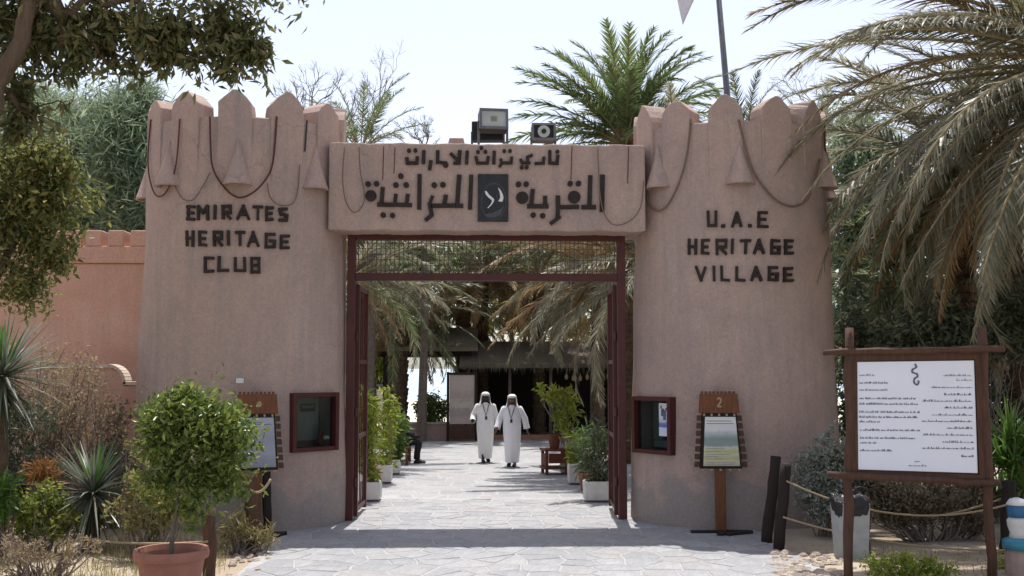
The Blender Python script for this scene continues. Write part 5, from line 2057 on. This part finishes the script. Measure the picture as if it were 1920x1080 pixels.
# red plant stand with a frangipani in a tub
g = gnd(1040, 888, .02)
st = empty('plant_stand', g, R(10))
tag(st, 'small red wooden plant stand at the far end of the right planters', 'stand')
w = .46
for sx in (-1, 1):
    for sy in (-1, 1): MB().box((sx * w / 2, sy * .2, .27), (.06, .06, .54)).build('leg', M['timber_red'], st)
for z in (.14, .54): MB().box((0, 0, z), (w + .12, .52, .045)).build('shelf', M['timber_red'], st)
for sx in (-1, 1): MB().box((sx * (w / 2 + .02), 0, .32), (.03, .34, .26)).build('side_panel', M['timber_red'], st)
MB().box((0, -.215, .36), (w - .08, .03, .22)).build('front_panel', M['timber_red'], st)
o, c = clay_pot('red tub standing on the wooden plant stand', 0, 0, 0, .15, .32, 'timber_red', Vector(g) + Vector((0, .02, .565)))
fg = empty('frangipani', c)
tag(fg, 'bare-stemmed frangipani with yellowish leaf tips in the red tub', 'plant')
rng = np.random.default_rng(7)
br = MB()
tips = []
main = limb(br, (0, 0, -.02), (.02, 0, .38), .03, .024, 0, 4, .03, rng)
for i in range(6):
    a = i * 1.05 + .3
    e1 = Vector((.02 + .22 * math.cos(a), .2 * math.sin(a), .62 + .06 * (i % 3)))
    limb(br, (.02, 0, .36), e1, .022, .015, 0, 4, .04, rng)
    for j in range(2):
        e2 = e1 + Vector((.13 * math.cos(a + j - .5), .13 * math.sin(a + j - .5), .2 + .08 * j))
        limb(br, e1, e2, .014, .010, 0, 3, .04, rng)
        tips.append((tuple(e2), (.11, .11, .08), 1))
br.build('branches', M['bark_grey'], fg, smooth=True)
leaf_cloud('leaves', tips, 300, .17, .06, L['lime'], fg, 9, clumps=24, spread=.4, droop=-.1, shell=.2)
# clipped bush behind the low wall
cb = empty('round_bush', (at(808, 800, LYW + .5).x, LYW + .6, 0))
tag(cb, 'clipped round green bush in front of the sea view', 'bush')
zc = at(808, 768, LYW + .5).z
MB().tube([(0, 0, 0), (.02, 0, zc - .2)], [.07, .05], 7).build('trunk', M['bark'], cb)
leaf_cloud('leaves', [((0, 0, zc), (.52, .5, .50), 1)], 3200, .10, .05, L['green'], cb, 4, clumps=130, spread=.16, shell=.8)

# ================================================================== VEGETATION
def pxblobs(lst, D_, depth=1.0):
    """ellipsoids given in photo pixels at distance D_ -> world blobs"""
    out = []
    for cx, cy, rx, ry, *w in lst:
        c = at(cx, cy, D_ - 16.5 + (w[1] if len(w) > 1 else 0))
        out.append((tuple(c), (rx * sc(D_), depth * (rx + ry) / 2 * sc(D_), ry * sc(D_)), (w[0] if w else 1.0) * rx * ry))
    return out


def shift(blobs, o):
    return [((b[0][0] - o[0], b[0][1] - o[1], b[0][2] - o[2]), b[1], b[2]) for b in blobs]


def tree(name, label, cat, base, trunk, blobs, n, ln, wd, lm, seed, clumps=60, spread=.16, droop=.2, r0=.12, bark='bark', nl=26, shell=.5, group=None, twig=.012, sag=0.0):
    """tapered trunk polyline (world), limbs to foliage clumps, leaves"""
    root = empty(name, base)
    tag(root, label, cat, group)
    b0 = Vector(base)
    o, C = leaf_cloud('crown', shift(blobs, b0), n, ln, wd, L[lm], root, seed, clumps, spread, droop, shell, sag=sag)
    rng = np.random.default_rng(seed + 5)
    mb = MB()
    P = [Vector(p) - b0 for p in trunk]
    if P:
        k = len(P)
        # finer, slightly crooked trunk
        pts, rad = [], []
        for i in range(k - 1):
            for j in range(5):
                t = j / 5
                p = P[i].lerp(P[i + 1], t) + Vector(rng.normal(size=3)) * r0 * .12
                pts.append(p)
                rad.append(r0 * (1 - .75 * (i + t) / (k - 1)))
        pts.append(P[-1])
        rad.append(r0 * .25)
        mb.tube(pts, rad, 9)
        # boughs: each clump hangs on the nearest piece of wood already there, so branches fork and thin out
        tp_ = np.array([tuple(p) for p in pts[len(pts) // 3:]])
        C = C[rng.permutation(len(C))[:max(nl, 1)]]
        d0 = np.linalg.norm(C[:, None] - tp_[None], axis=2).min(1)
        C = C[np.argsort(d0)]
        nt_ = len(tp_)
        nodes = np.concatenate([tp_, C])
        par = []
        for i in range(len(C)):
            dd = np.linalg.norm(nodes[:nt_ + i] - C[i], axis=1)
            dd[:nt_] *= 1.25
            par.append(int(dd.argmin()))
        cnt = [1] * len(C)
        for i in range(len(C) - 1, -1, -1):
            if par[i] >= nt_: cnt[par[i] - nt_] += cnt[i]
        for i in range(len(C)):
            a_ = Vector(nodes[par[i]])
            r1 = twig * .45 * math.sqrt(cnt[i])
            r1 = min(r1, r0 * .45)
            rr_a = min(r0 * .45, r1 * 1.15)
            limb(mb, a_, C[i], rr_a, r1 * .8, (Vector(C[i]) - a_).length * .05, 3, .05, rng, 5)
        mb.build('trunk', M[bark], root, smooth=True)
    return root


# --- the broadleaf tree whose boughs hang in at the upper left
D = 10.6
TY = D - 16.5
bl = pxblobs([(60, 50, 120, 75), (190, 40, 120, 70), (310, 50, 110, 62), (420, 50, 85, 72), (470, 85, 55, 60), (425, 130, 40, 40), (235, 120, 48, 38), (370, 105, 60, 40), (500, 85, 28, 35),
              (110, 125, 55, 40), (40, 165, 60, 45), (115, 190, 22, 25, .6), (30, 245, 45, 45), (300, 105, 50, 30), (95, 215, 35, 35, .7), (45, 210, 55, 45), (150, 90, 70, 50)], D, .9)
ttop = [gnd(-330, 1190), at(-300, 800, TY), at(-220, 520, TY), at(-90, 380, TY), at(0, 275, TY), at(60, 130, TY), at(105, -10, TY), at(160, -180, TY)]
ttop[0].y = TY
for q_ in ttop: q_.y -= .45
bl += pxblobs([(-160, 100, 170, 160, .25), (120, -140, 260, 110, .25), (420, -90, 200, 80, .25), (-280, 300, 150, 150, .2), (-150, -150, 200, 120, .2)], D, 1.0)
tree('broadleaf_tree', 'dark broadleaf tree with a thick slanting limb hanging in at the upper left', 'tree', (ttop[0].x, TY, 0), ttop, bl, 21000, .125, .042, 'broad', 51, 640, .15, .8, .19, nl=420, shell=.05, sag=.8)
# --- yellowing lower mass at the left edge
D2 = 11.6
bl = pxblobs([(75, 290, 75, 60), (90, 370, 85, 70), (60, 450, 85, 65), (45, 540, 70, 55), (115, 320, 50, 60), (20, 380, 60, 80), (100, 480, 45, 45), (150, 300, 18, 22, .5)], D2, .8)
bl += pxblobs([(-110, 400, 110, 150, .5), (-60, 260, 90, 70, .5)], D2, 1.0)
tb = gnd(-150, 1100)
tree('broadleaf_tree', 'yellowing small-leaved tree filling the left edge below the dark boughs', 'tree', (tb.x, D2 - 16.5, 0),
     [(tb.x, D2 - 16.5, 0), at(-120, 800, D2 - 16.5), at(-40, 600, D2 - 16.5), at(40, 420, D2 - 16.5), at(70, 300, D2 - 16.5)], bl, 15000, .09, .034, 'broad_y', 52, 420, .17, .5, .09, nl=160, shell=.1, sag=.5)

# --- feathery trees behind the perimeter wall
for i, (px, cy, rx, ry, lab, Dd) in enumerate(((165, 330, 80, 150, 'feathery green tree behind the pink wall, leftmost of three', 27),
                                             (245, 300, 70, 150, 'feathery green tree rising just left of the left tower', 26),
                                             (60, 270, 90, 120, 'feathery green tree half hidden by the hanging boughs', 29))):
    base = at(px, 800, Dd - 16.5)
    base.z = 0
    bl = pxblobs([(px, cy, rx, ry), (px - rx * .3, cy - ry * .6, rx * .5, ry * .5), (px + rx * .3, cy - ry * .5, rx * .5, ry * .55), (px, cy + ry * .8, rx * .9, ry * .5)], Dd, 1)
    tree('feathery_tree', lab, 'tree', base, [base, at(px, 600, Dd - 16.5), at(px + 6, cy, Dd - 16.5), at(px + 4, cy - ry * 1.0, Dd - 16.5)], bl, 17000, .36, .034, 'casu', 60 + i, 220, .22, .1, .16, 'bark_grey', 40, .3, 'feathery trees beyond the wall')
    # pale shrub foot


# --- leafless trees and small palms behind the gateway
def bare_tree(label, px, pyb, pyt, Dd, seed, spread=1.0, group='bare trees beyond the gate'):
    Y_ = Dd - 16.5
    base = at(px, 800, Y_)
    base.z = 0
    root = empty('bare_tree', base)
    tag(root, label, 'tree', group)
    rng = np.random.default_rng(seed)
    tr_, tw = MB(), MB()
    h = at(px, pyt, Y_).z
    h0 = at(px, pyb, Y_).z

    def grow(mb, p, d, ln, r, lev):
        e = p + d * ln
        mid = p.lerp(e, .5) + Vector(rng.normal(size=3)) * ln * .07
        mb.tube([p, mid, e], [r, r * .85, r * .65], 5 if lev < 2 else 3, False)
        if lev >= 5: return
        for _ in range(3 if lev < 4 else 4):
            nd = (d + Vector(rng.normal(size=3)) * .55 * spread + Vector((0, 0, .12))).normalized()
            grow(tw if lev >= 1 else tr_, e if rng.random() < .7 else p.lerp(e, .7), nd, ln * rng.uniform(.55, .85), r * .6, lev + 1)
    tr_.tube([(0, 0, 0), (.1, 0, h0 * .5), (0, 0, h0)], [.16, .12, .09], 8)
    grow(tr_, Vector((0, 0, h0)), Vector((0, 0, 1)), (h - h0) * .34, .06, 0)
    tr_.build('trunk', M['bark_grey'], root)
    tag(tw.build('twigs', M['twig'], root), kind='stuff')
    return root


bare_tree('leafless grey tree rising behind the right edge of the left tower', 545, 330, 105, 31, 71)
bare_tree('leafless grey tree above the left half of the lintel', 690, 340, 100, 33, 72, 1.2)
bare_tree('leafless twiggy tree far behind the right tower', 1560, 300, 120, 36, 73, 1.1)
bare_tree('low twiggy tree above the lintel beside the pink block', 790, 330, 215, 34, 74, 1.2)


def palm_px(label, px, py, Dd, n, Lf, seed, lean=(0, 0), **kw):
    t = at(px, py, Dd - 16.5)
    return palm(label, (t.x + lean[0], t.y + lean[1], 0), t, n, Lf, seed, **kw)


palm_px('small upright palm behind the left half of the lintel', 675, 285, 30, 26, 2.4, 80, nl=44, ll=.4, leaf='palm', wd=.03)
palm_px('lush bright green palm standing behind the lintel right of the lamps', 1172, 270, 26, 62, 3.1, 81, leaf='palm_lush', old='palm_lush', nl=66, ll=.52, wd=.04, up=(.15, 1.45), skirt=3)
palm_px('dark small palm behind the flagpole', 1400, 262, 32, 26, 2.3, 82, leaf='dark', old='palm', nl=44, ll=.42, wd=.03)
palm_px('grey palm far behind the right tower edge', 1545, 300, 30, 24, 2.6, 83, nl=40, ll=.45)

# --- big date palm at the right, its crown just outside the picture
t = at(2070, 120, 14.2 - 16.5)
palm('great grey-green date palm whose long fronds arch in from the right edge', (t.x + .5, t.y + .3, 0), t, 54, 5.0, 84, leaf='palm_grey', old='palm_grey', dead='palm_dead', nl=110, ll=.56, wd=.032, trunk_r=.26, up=(-.65, 1.2), skirt=10, group=None,
     extra=[(R(180), .35, 1.25, 1.0, 'palm_grey', 0.2), (R(188), .12, 1.0, 1.0, 'palm_dead', .2), (R(172), -.05, 1.0, .95, 'palm_grey', .3), (R(200), -.25, 1.0, .9, 'palm_grey', .6), (R(165), -.4, .75, .95, 'palm_grey', .6),
            (R(193), -.55, .75, .9, 'palm_grey', .8), (R(180), .65, 1.25, 1.0, 'palm', .1), (R(215), -.5, .75, .95, 'palm_grey', .8), (R(205), -.75, .5, .9, 'palm_grey', .9), (R(178), -.7, .75, .9, 'palm_gold', .8), (R(225), -.2, 1.0, .9, 'palm_grey', .5), (R(160), .15, 1.25, 1.0, 'palm_grey', .3), (R(185), -.35, 1.0, 1.0, 'palm_grey', .7), (R(210), -.1, 1.25, 1.0, 'palm_grey', .5), (R(235), -.4, 1.0, 1.0, 'palm_grey', .7), (R(245), -.6, .75, .95, 'palm_grey', .8), (R(198), -.9, .5, .9, 'palm_grey', .9), (R(188), .25, 1.0, 1.05, 'palm_grey', .3), (R(176), .5, 1.0, 1.05, 'palm_dead', .2), (R(222), -.8, .5, .85, 'palm_grey', .9), (R(168), -.2, 1.25, 1.05, 'palm_grey', .5)])
palm_px('date palm with golden drying fronds behind the information board', 1800, 330, 18.5, 46, 3.4, 85, leaf='palm_grey', old='palm', dead='palm_gold', nl=72, ll=.52, wd=.042, up=(-.7, 1.1), skirt=16)
palm_px('grey palm with long drooping fronds between the board and the right edge', 1900, 250, 16.6, 40, 3.8, 96, leaf='palm_grey', old='palm_grey', dead='palm_dead', nl=84, ll=.52, wd=.034, up=(-.7, 1.0), skirt=14)
palm_px('low palm with drooping fronds against the edge of the right tower', 1745, 540, 19.5, 36, 2.8, 86, leaf='palm', old='palm_grey', nl=66, ll=.48, wd=.04, up=(-.7, 1.0), skirt=12)

# --- palms inside, seen through the gate
palm_px('courtyard palm with a skirt of orange dead fronds left of the sea view', 752, 590, 35.3, 44, 3.4, 87, leaf='palm_grey', old='palm', dead='palm_gold', nl=46, ll=.5, wd=.035, trunk_r=.24, up=(-.4, 1.2), skirt=16)
palm_px('courtyard palm rising behind the notice board', 868, 575, 37.5, 36, 3.3, 88, leaf='palm_grey', old='palm', dead='palm_dead', nl=46, ll=.5, wd=.035, trunk_r=.26, up=(-.3, 1.2), skirt=6)
t = at(1262, 500, 22.5 - 16.5)
palm('palm behind the right tower whose fronds droop across the gate opening', (t.x + .2, t.y, 0), t, 40, 4.3, 89, leaf='palm_grey', old='palm_grey', dead='palm_dead', nl=76, ll=.55, wd=.038, up=(-.3, 1.1), skirt=4,
     extra=[(R(178), .15, 1.25, 1.0, 'palm_grey', .4), (R(170), -.05, 1.0, 1.05, 'palm_dead', .3), (R(186), .35, 1.25, 1.1, 'palm_dead', .3), (R(160), .1, 1.0, 1.0, 'palm_gold', .3), (R(195), -.25, .75, .9, 'palm_grey', .5)])
palm_px('courtyard palm with golden fronds above the middle of the hut', 1010, 520, 37, 34, 3.6, 90, leaf='palm', old='palm_gold', nl=46, ll=.55, wd=.04, up=(-.3, 1.2), skirt=8, dead='palm_gold')
palm_px('courtyard palm half hidden behind the left tower', 655, 520, 27, 30, 3.2, 91, leaf='palm_grey', old='palm', nl=46, ll=.5, wd=.034, up=(-.3, 1.1), skirt=5)
palm_px('courtyard palm far back between hut and lintel', 1130, 500, 39, 30, 3.6, 92, leaf='palm_grey', old='palm', nl=44, ll=.55, wd=.04, up=(-.3, 1.1), skirt=5)

t = at(585, 485, 33 - 16.5)
palm('palm behind the left tower whose long fronds reach into the gate opening', (t.x - .3, t.y, 0), t, 26, 4.6, 93, leaf='palm_grey', old='palm_grey', dead='palm_dead', nl=76, ll=.55, wd=.038, up=(-.3, 1.0), skirt=4,
     extra=[(R(5), .2, 1.0, 1.0, 'palm_grey', .4), (R(12), .4, 1.25, 1.05, 'palm', .3), (R(-6), -.05, .75, .95, 'palm_dead', .5), (R(20), .05, 1.0, 1.0, 'palm_grey', .5), (R(2), .55, 1.25, 1.1, 'palm_gold', .3), (R(25), .3, 1.25, 1.1, 'palm_grey', .4)])
palm_px('courtyard palm with broad drooping fronds in front of the hut roof', 1120, 505, 34.2, 44, 3.8, 94, leaf='palm_dead', old='palm_grey', dead='palm_gold', nl=60, ll=.6, wd=.05, trunk_r=.2, up=(-.6, 1.1), skirt=12)
palm_px('courtyard palm whose grey fronds hang over the pavilion roof', 905, 500, 37.8, 44, 3.8, 95, leaf='palm', old='palm_gold', dead='palm_gold', nl=60, ll=.6, wd=.05, trunk_r=.2, up=(-.6, 1.1), skirt=12)

# --- dense trees closing the view
for i, (lab, Dd, bls, lm, n, tr) in enumerate((
        ('dark green tree closing the view behind the courtyard palms on the left', 41, [(700, 500, 90, 90), (780, 480, 90, 80), (740, 580, 90, 50), (690, 590, 60, 40)], 'green', 14000, 730),
        ('olive green tree closing the view above the shade hut', 43, [(920, 500, 110, 90), (1040, 490, 110, 90), (980, 580, 120, 50), (1120, 520, 90, 90), (1080, 610, 110, 40), (900, 620, 60, 30)], 'broad_y', 18000, 980),
        ('dense dark tree standing beyond the right tower edge', 24, [(1620, 330, 75, 110), (1600, 450, 60, 90), (1660, 420, 70, 90), (1640, 560, 80, 90), (1590, 620, 60, 90), (1600, 250, 50, 70)], 'casu', 26000, 1630),
        ('dense grey-green thicket tree behind the information board', 22, [(1700, 600, 110, 80), (1820, 620, 100, 90), (1900, 560, 90, 110), (1760, 690, 130, 60), (1880, 700, 90, 60), (1620, 700, 70, 90)], 'dark', 26000, 1790),
        ('pale green light-leaved tree glimpsed above the kiosk', 40, [(700, 660, 38, 30), (715, 690, 25, 22)], 'lime', 1200, 700))):
    base = at(tr, 800, Dd - 16.5)
    base.z = 0
    bl = pxblobs(bls, Dd, .9)
    c = bls[0]
    tree('dense_tree', lab, 'tree', base, [base, at(tr, 720, Dd - 16.5), at(tr + 5, bls[-1][1], Dd - 16.5), at(tr, bls[0][1], Dd - 16.5)], bl, n, .26 if Dd > 30 else .17, .10 if Dd > 30 else .065, lm, 100 + i, 330, .22, .3, .16, nl=40, shell=.2)

# --- the potted bush in front of the left tower
DP = 10.3
g = at(319, 1133, DP - 16.5)
rp = 62 * sc(DP)
o, c = clay_pot('large terracotta pot at the lower left holding a round bush', 0, 0, 0, rp, .64, 'terracotta', Vector((g.x, DP - 16.5, 0)))
bl = pxblobs([(370, 800, 95, 62), (320, 790, 62, 55), (420, 830, 65, 70), (330, 870, 62, 60), (390, 890, 75, 55), (345, 760, 55, 35), (440, 790, 40, 38), (340, 940, 50, 35, .8), (300, 900, 45, 45), (420, 920, 45, 40), (290, 830, 35, 45), (370, 960, 55, 35), (315, 970, 40, 30, .7)], DP, .85)
tree('potted_bush', 'round glossy yellow-green bush growing in the large terracotta pot', 'bush', c, [c, at(325, 990, DP - 16.5), at(335, 930, DP - 16.5), at(360, 830, DP - 16.5)], bl, 9000, .074, .03, 'citrus', 120, 250, .24, .35, .028, 'bark_grey', 60, .35, twig=.006)
mb = MB()


def shrub(name, label, lst, Dd, n, ln, wd, lm, seed, cat='shrub', clumps=90, spread=.17, droop=.1, stems=24, stem_m='twig', shell=.4, group=None):
    bl = pxblobs(lst, Dd, .9)
    cx = sum(b[0][0] for b in bl) / len(bl)
    base = Vector((cx, Dd - 16.5, 0))
    root = empty(name, base)
    tag(root, label, cat, group)
    o, C = leaf_cloud('leaves', shift(bl, base), n, ln, wd, L[lm], root, seed, clumps, spread, droop, shell)
    V = np.empty(len(o.data.vertices) * 3, dtype=np.float32)
    o.data.vertices.foreach_get('co', V)
    V = V.reshape(-1, 3)
    V[:, 2] = np.maximum(V[:, 2], .01 + .02 * np.random.default_rng(1).random(len(V)))
    o.data.vertices.foreach_set('co', V.ravel())
    rng = np.random.default_rng(seed + 3)
    st = MB()
    for i in rng.permutation(len(C))[:stems]:
        q_ = Vector(C[i])
        limb(st, (q_.x * .35 + rng.normal() * .04, q_.y * .35, 0), q_, .014, .004, 0, 4, .06, rng, 4)
    st.build('stems', M[stem_m], root)
    return root


# left bed
shrub('dry_shrub', 'tall greyish dry shrub with yellow tips before the pink wall', [(110, 700, 90, 70), (60, 780, 90, 80), (150, 790, 90, 80), (180, 700, 50, 60), (110, 870, 110, 60), (30, 680, 60, 70)], 15.4, 7500, .055, .02, 'dry', 130, stems=150, clumps=260, spread=.14)
shrub('leafy_shrub', 'dark leafy shrub against the garden wall left of the tower', [(215, 790, 35, 55), (200, 850, 45, 50), (230, 900, 40, 50)], 15.8, 2200, .07, .03, 'brown', 131, stems=30)
shrub('leafy_shrub', 'yellow-green shrub behind the terracotta pot', [(280, 900, 45, 55), (260, 960, 55, 45), (320, 940, 50, 50), (250, 850, 22, 35, .5)], 13.2, 2600, .07, .028, 'broad_y', 132, stems=40)
shrub('leafy_shrub', 'low lime-leaved shrub at the foot of the far left post', [(80, 940, 55, 35), (110, 980, 50, 30), (55, 985, 45, 28)], 13.4, 1700, .075, .035, 'citrus', 133, stems=24)
shrub('orange_shrub', 'small orange-tinged plant near the far left post', [(78, 885, 24, 20), (95, 900, 18, 14)], 13.9, 260, .16, .03, 'orange', 134, stems=8)
shrub('leafy_shrub', 'bright green aloe-like clump at the left edge', [(12, 915, 26, 24), (5, 950, 30, 24)], 13.2, 420, .17, .03, 'strap', 135, stems=8)
shrub('leafy_shrub', 'low dry scrub at the bottom left corner', [(40, 1030, 60, 28), (110, 1050, 50, 24), (20, 1080, 60, 20), (160, 1020, 50, 18)], 12.0, 1600, .06, .014, 'dry', 136, stems=60)
shrub('leafy_shrub', 'grassy yellow shrub at the foot of the rope post', [(450, 985, 40, 28), (500, 1005, 30, 22), (425, 1010, 30, 20)], 13.6, 1500, .10, .012, 'straw', 137, stems=30)
shrub('leafy_shrub', 'dark shadowy shrub at the far left edge under the tree', [(20, 800, 70, 60), (-40, 880, 90, 70), (10, 860, 60, 50)], 14.4, 3000, .09, .03, 'dark', 138, stems=30)

# yuccas
for lab, px, py, Dd, ln, seed, n, wd in (('spiky grey-green yucca rosette left of the terracotta pot', 175, 925, 13.8, .80, 140, 190, .035), ('large dark yucca head at the left edge above the dry shrub', 5, 705, 13.4, .85, 141, 200, .04)):
    c = at(px, py, Dd - 16.5)
    y = empty('yucca', (c.x, c.y, 0))
    tag(y, lab, 'yucca', 'yuccas in the left bed')
    MB().tube([(0, 0, 0), (.02, 0, c.z * .5), (0, 0, c.z)], [.10, .085, .07], 9).build('trunk', M['palm_bark'], y)
    rosette('leaves', (0, 0, c.z), n, ln, wd, L['yucca'], y, seed, -.75, 1.1, .35, .05)
    rosette('new_leaves', (0, 0, c.z + .05), 30, ln * .75, wd, L['yucca_new'] if seed == 140 else L['yucca_new'], y, seed + 9, 1.0, 1.5, .1, .03)
    rosette('old_leaves', (0, 0, c.z - .12), 60, ln * .75, wd, L['dark'], y, seed + 19, -1.3, -.5, .3, .05)

# right bed
shrub('silver_shrub', 'silver-grey saltbush beside the leaning black posts', [(1540, 860, 45, 45), (1575, 850, 40, 45), (1520, 900, 38, 45), (1560, 920, 55, 45), (1610, 880, 45, 45), (1535, 950, 45, 35)], 14.4, 12000, .055, .026, 'grey', 150, stems=50, clumps=220)
shrub('brown_shrub', 'brownish clipped shrub mass under the information board', [(1640, 930, 60, 45), (1720, 935, 70, 42), (1800, 940, 65, 45), (1860, 930, 50, 45), (1680, 960, 50, 30), (1830, 985, 40, 24)], 14.2, 19000, .055, .026, 'brown', 151, stems=70, clumps=330)
shrub('lime_shrub', 'bright lime-green low shrub at the foot of the information board', [(1650, 1068, 45, 22), (1710, 1060, 50, 24), (1765, 1072, 40, 20), (1690, 1085, 70, 18)], 11.4, 3200, .045, .024, 'lime', 152, stems=50, clumps=120)
shrub('leafy_shrub', 'yellowish weeds beside the painted column', [(1895, 1055, 22, 22), (1880, 1075, 22, 16)], 12.2, 420, .07, .03, 'lime', 153, stems=14)
c = at(1895, 850, 14.0 - 16.5)
y = empty('strap_plant', (c.x, c.y, 0))
tag(y, 'bright green strap-leaved plant right of the information board', 'plant')
MB().tube([(0, 0, 0), (0, 0, c.z - .1)], [.07, .06], 8).build('stem', M['bark'], y)
for k, (dx, dz, n) in enumerate(((0, .25, 60), (.25, 0, 60), (-.15, -.1, 50), (.1, -.4, 60), (-.05, .0, 40))):
    rosette('leaves', (dx, -.05 * k, c.z - .1 + dz), n, .62, .05, L['strap'], y, 160 + k, -.2, 1.4, .9, .04)
shrub('hedge_shrub', 'dark green undergrowth rising directly above the information board', [(1700, 640, 70, 60), (1790, 620, 80, 60), (1870, 640, 70, 60), (1930, 600, 60, 80)], 15.9, 9000, .12, .04, 'dark', 156, stems=60, clumps=200)
# under-storey behind the ropes at the right so no bare horizon shows
shrub('hedge_shrub', 'dark undergrowth between the silver bush and the palms', [(1600, 760, 45, 90), (1610, 640, 40, 80), (1650, 800, 80, 60), (1760, 800, 90, 70), (1880, 790, 90, 80), (1960, 850, 70, 90)], 17.0, 15000, .11, .045, 'dark', 154, stems=40, clumps=260)
shrub('hedge_shrub', 'dark hedge in shadow behind the dry shrub along the pink wall', [(-60, 800, 90, 80), (-150, 850, 90, 90)], 15.0, 2500, .09, .035, 'dark', 155, stems=30)

# dry grass and ground litter, both sides
rng = np.random.default_rng(17)
sp = []
for _ in range(260):
    px, py = rng.uniform(-40, 470), rng.uniform(985, 1110)
    if px > 470 - (py - 1000) * .8: continue
    g = gnd(px, py)
    sp.append((g.x, g.y, .02))
o = grass('dry_grass', sp, L['straw'], None, 170, .17, 16, .09, .008)
tag(o, 'sparse yellow dry grass over the left bed', 'grass', kind='stuff')
sp = []
for _ in range(70):
    px, py = rng.uniform(1620, 1930), rng.uniform(1035, 1100)
    g = gnd(px, py)
    sp.append((g.x, g.y, .02))
o = grass('dry_grass', sp, L['straw'], None, 171, .12, 12, .09, .008)
tag(o, 'sparse dry grass round the foot of the information board', 'grass', kind='stuff')
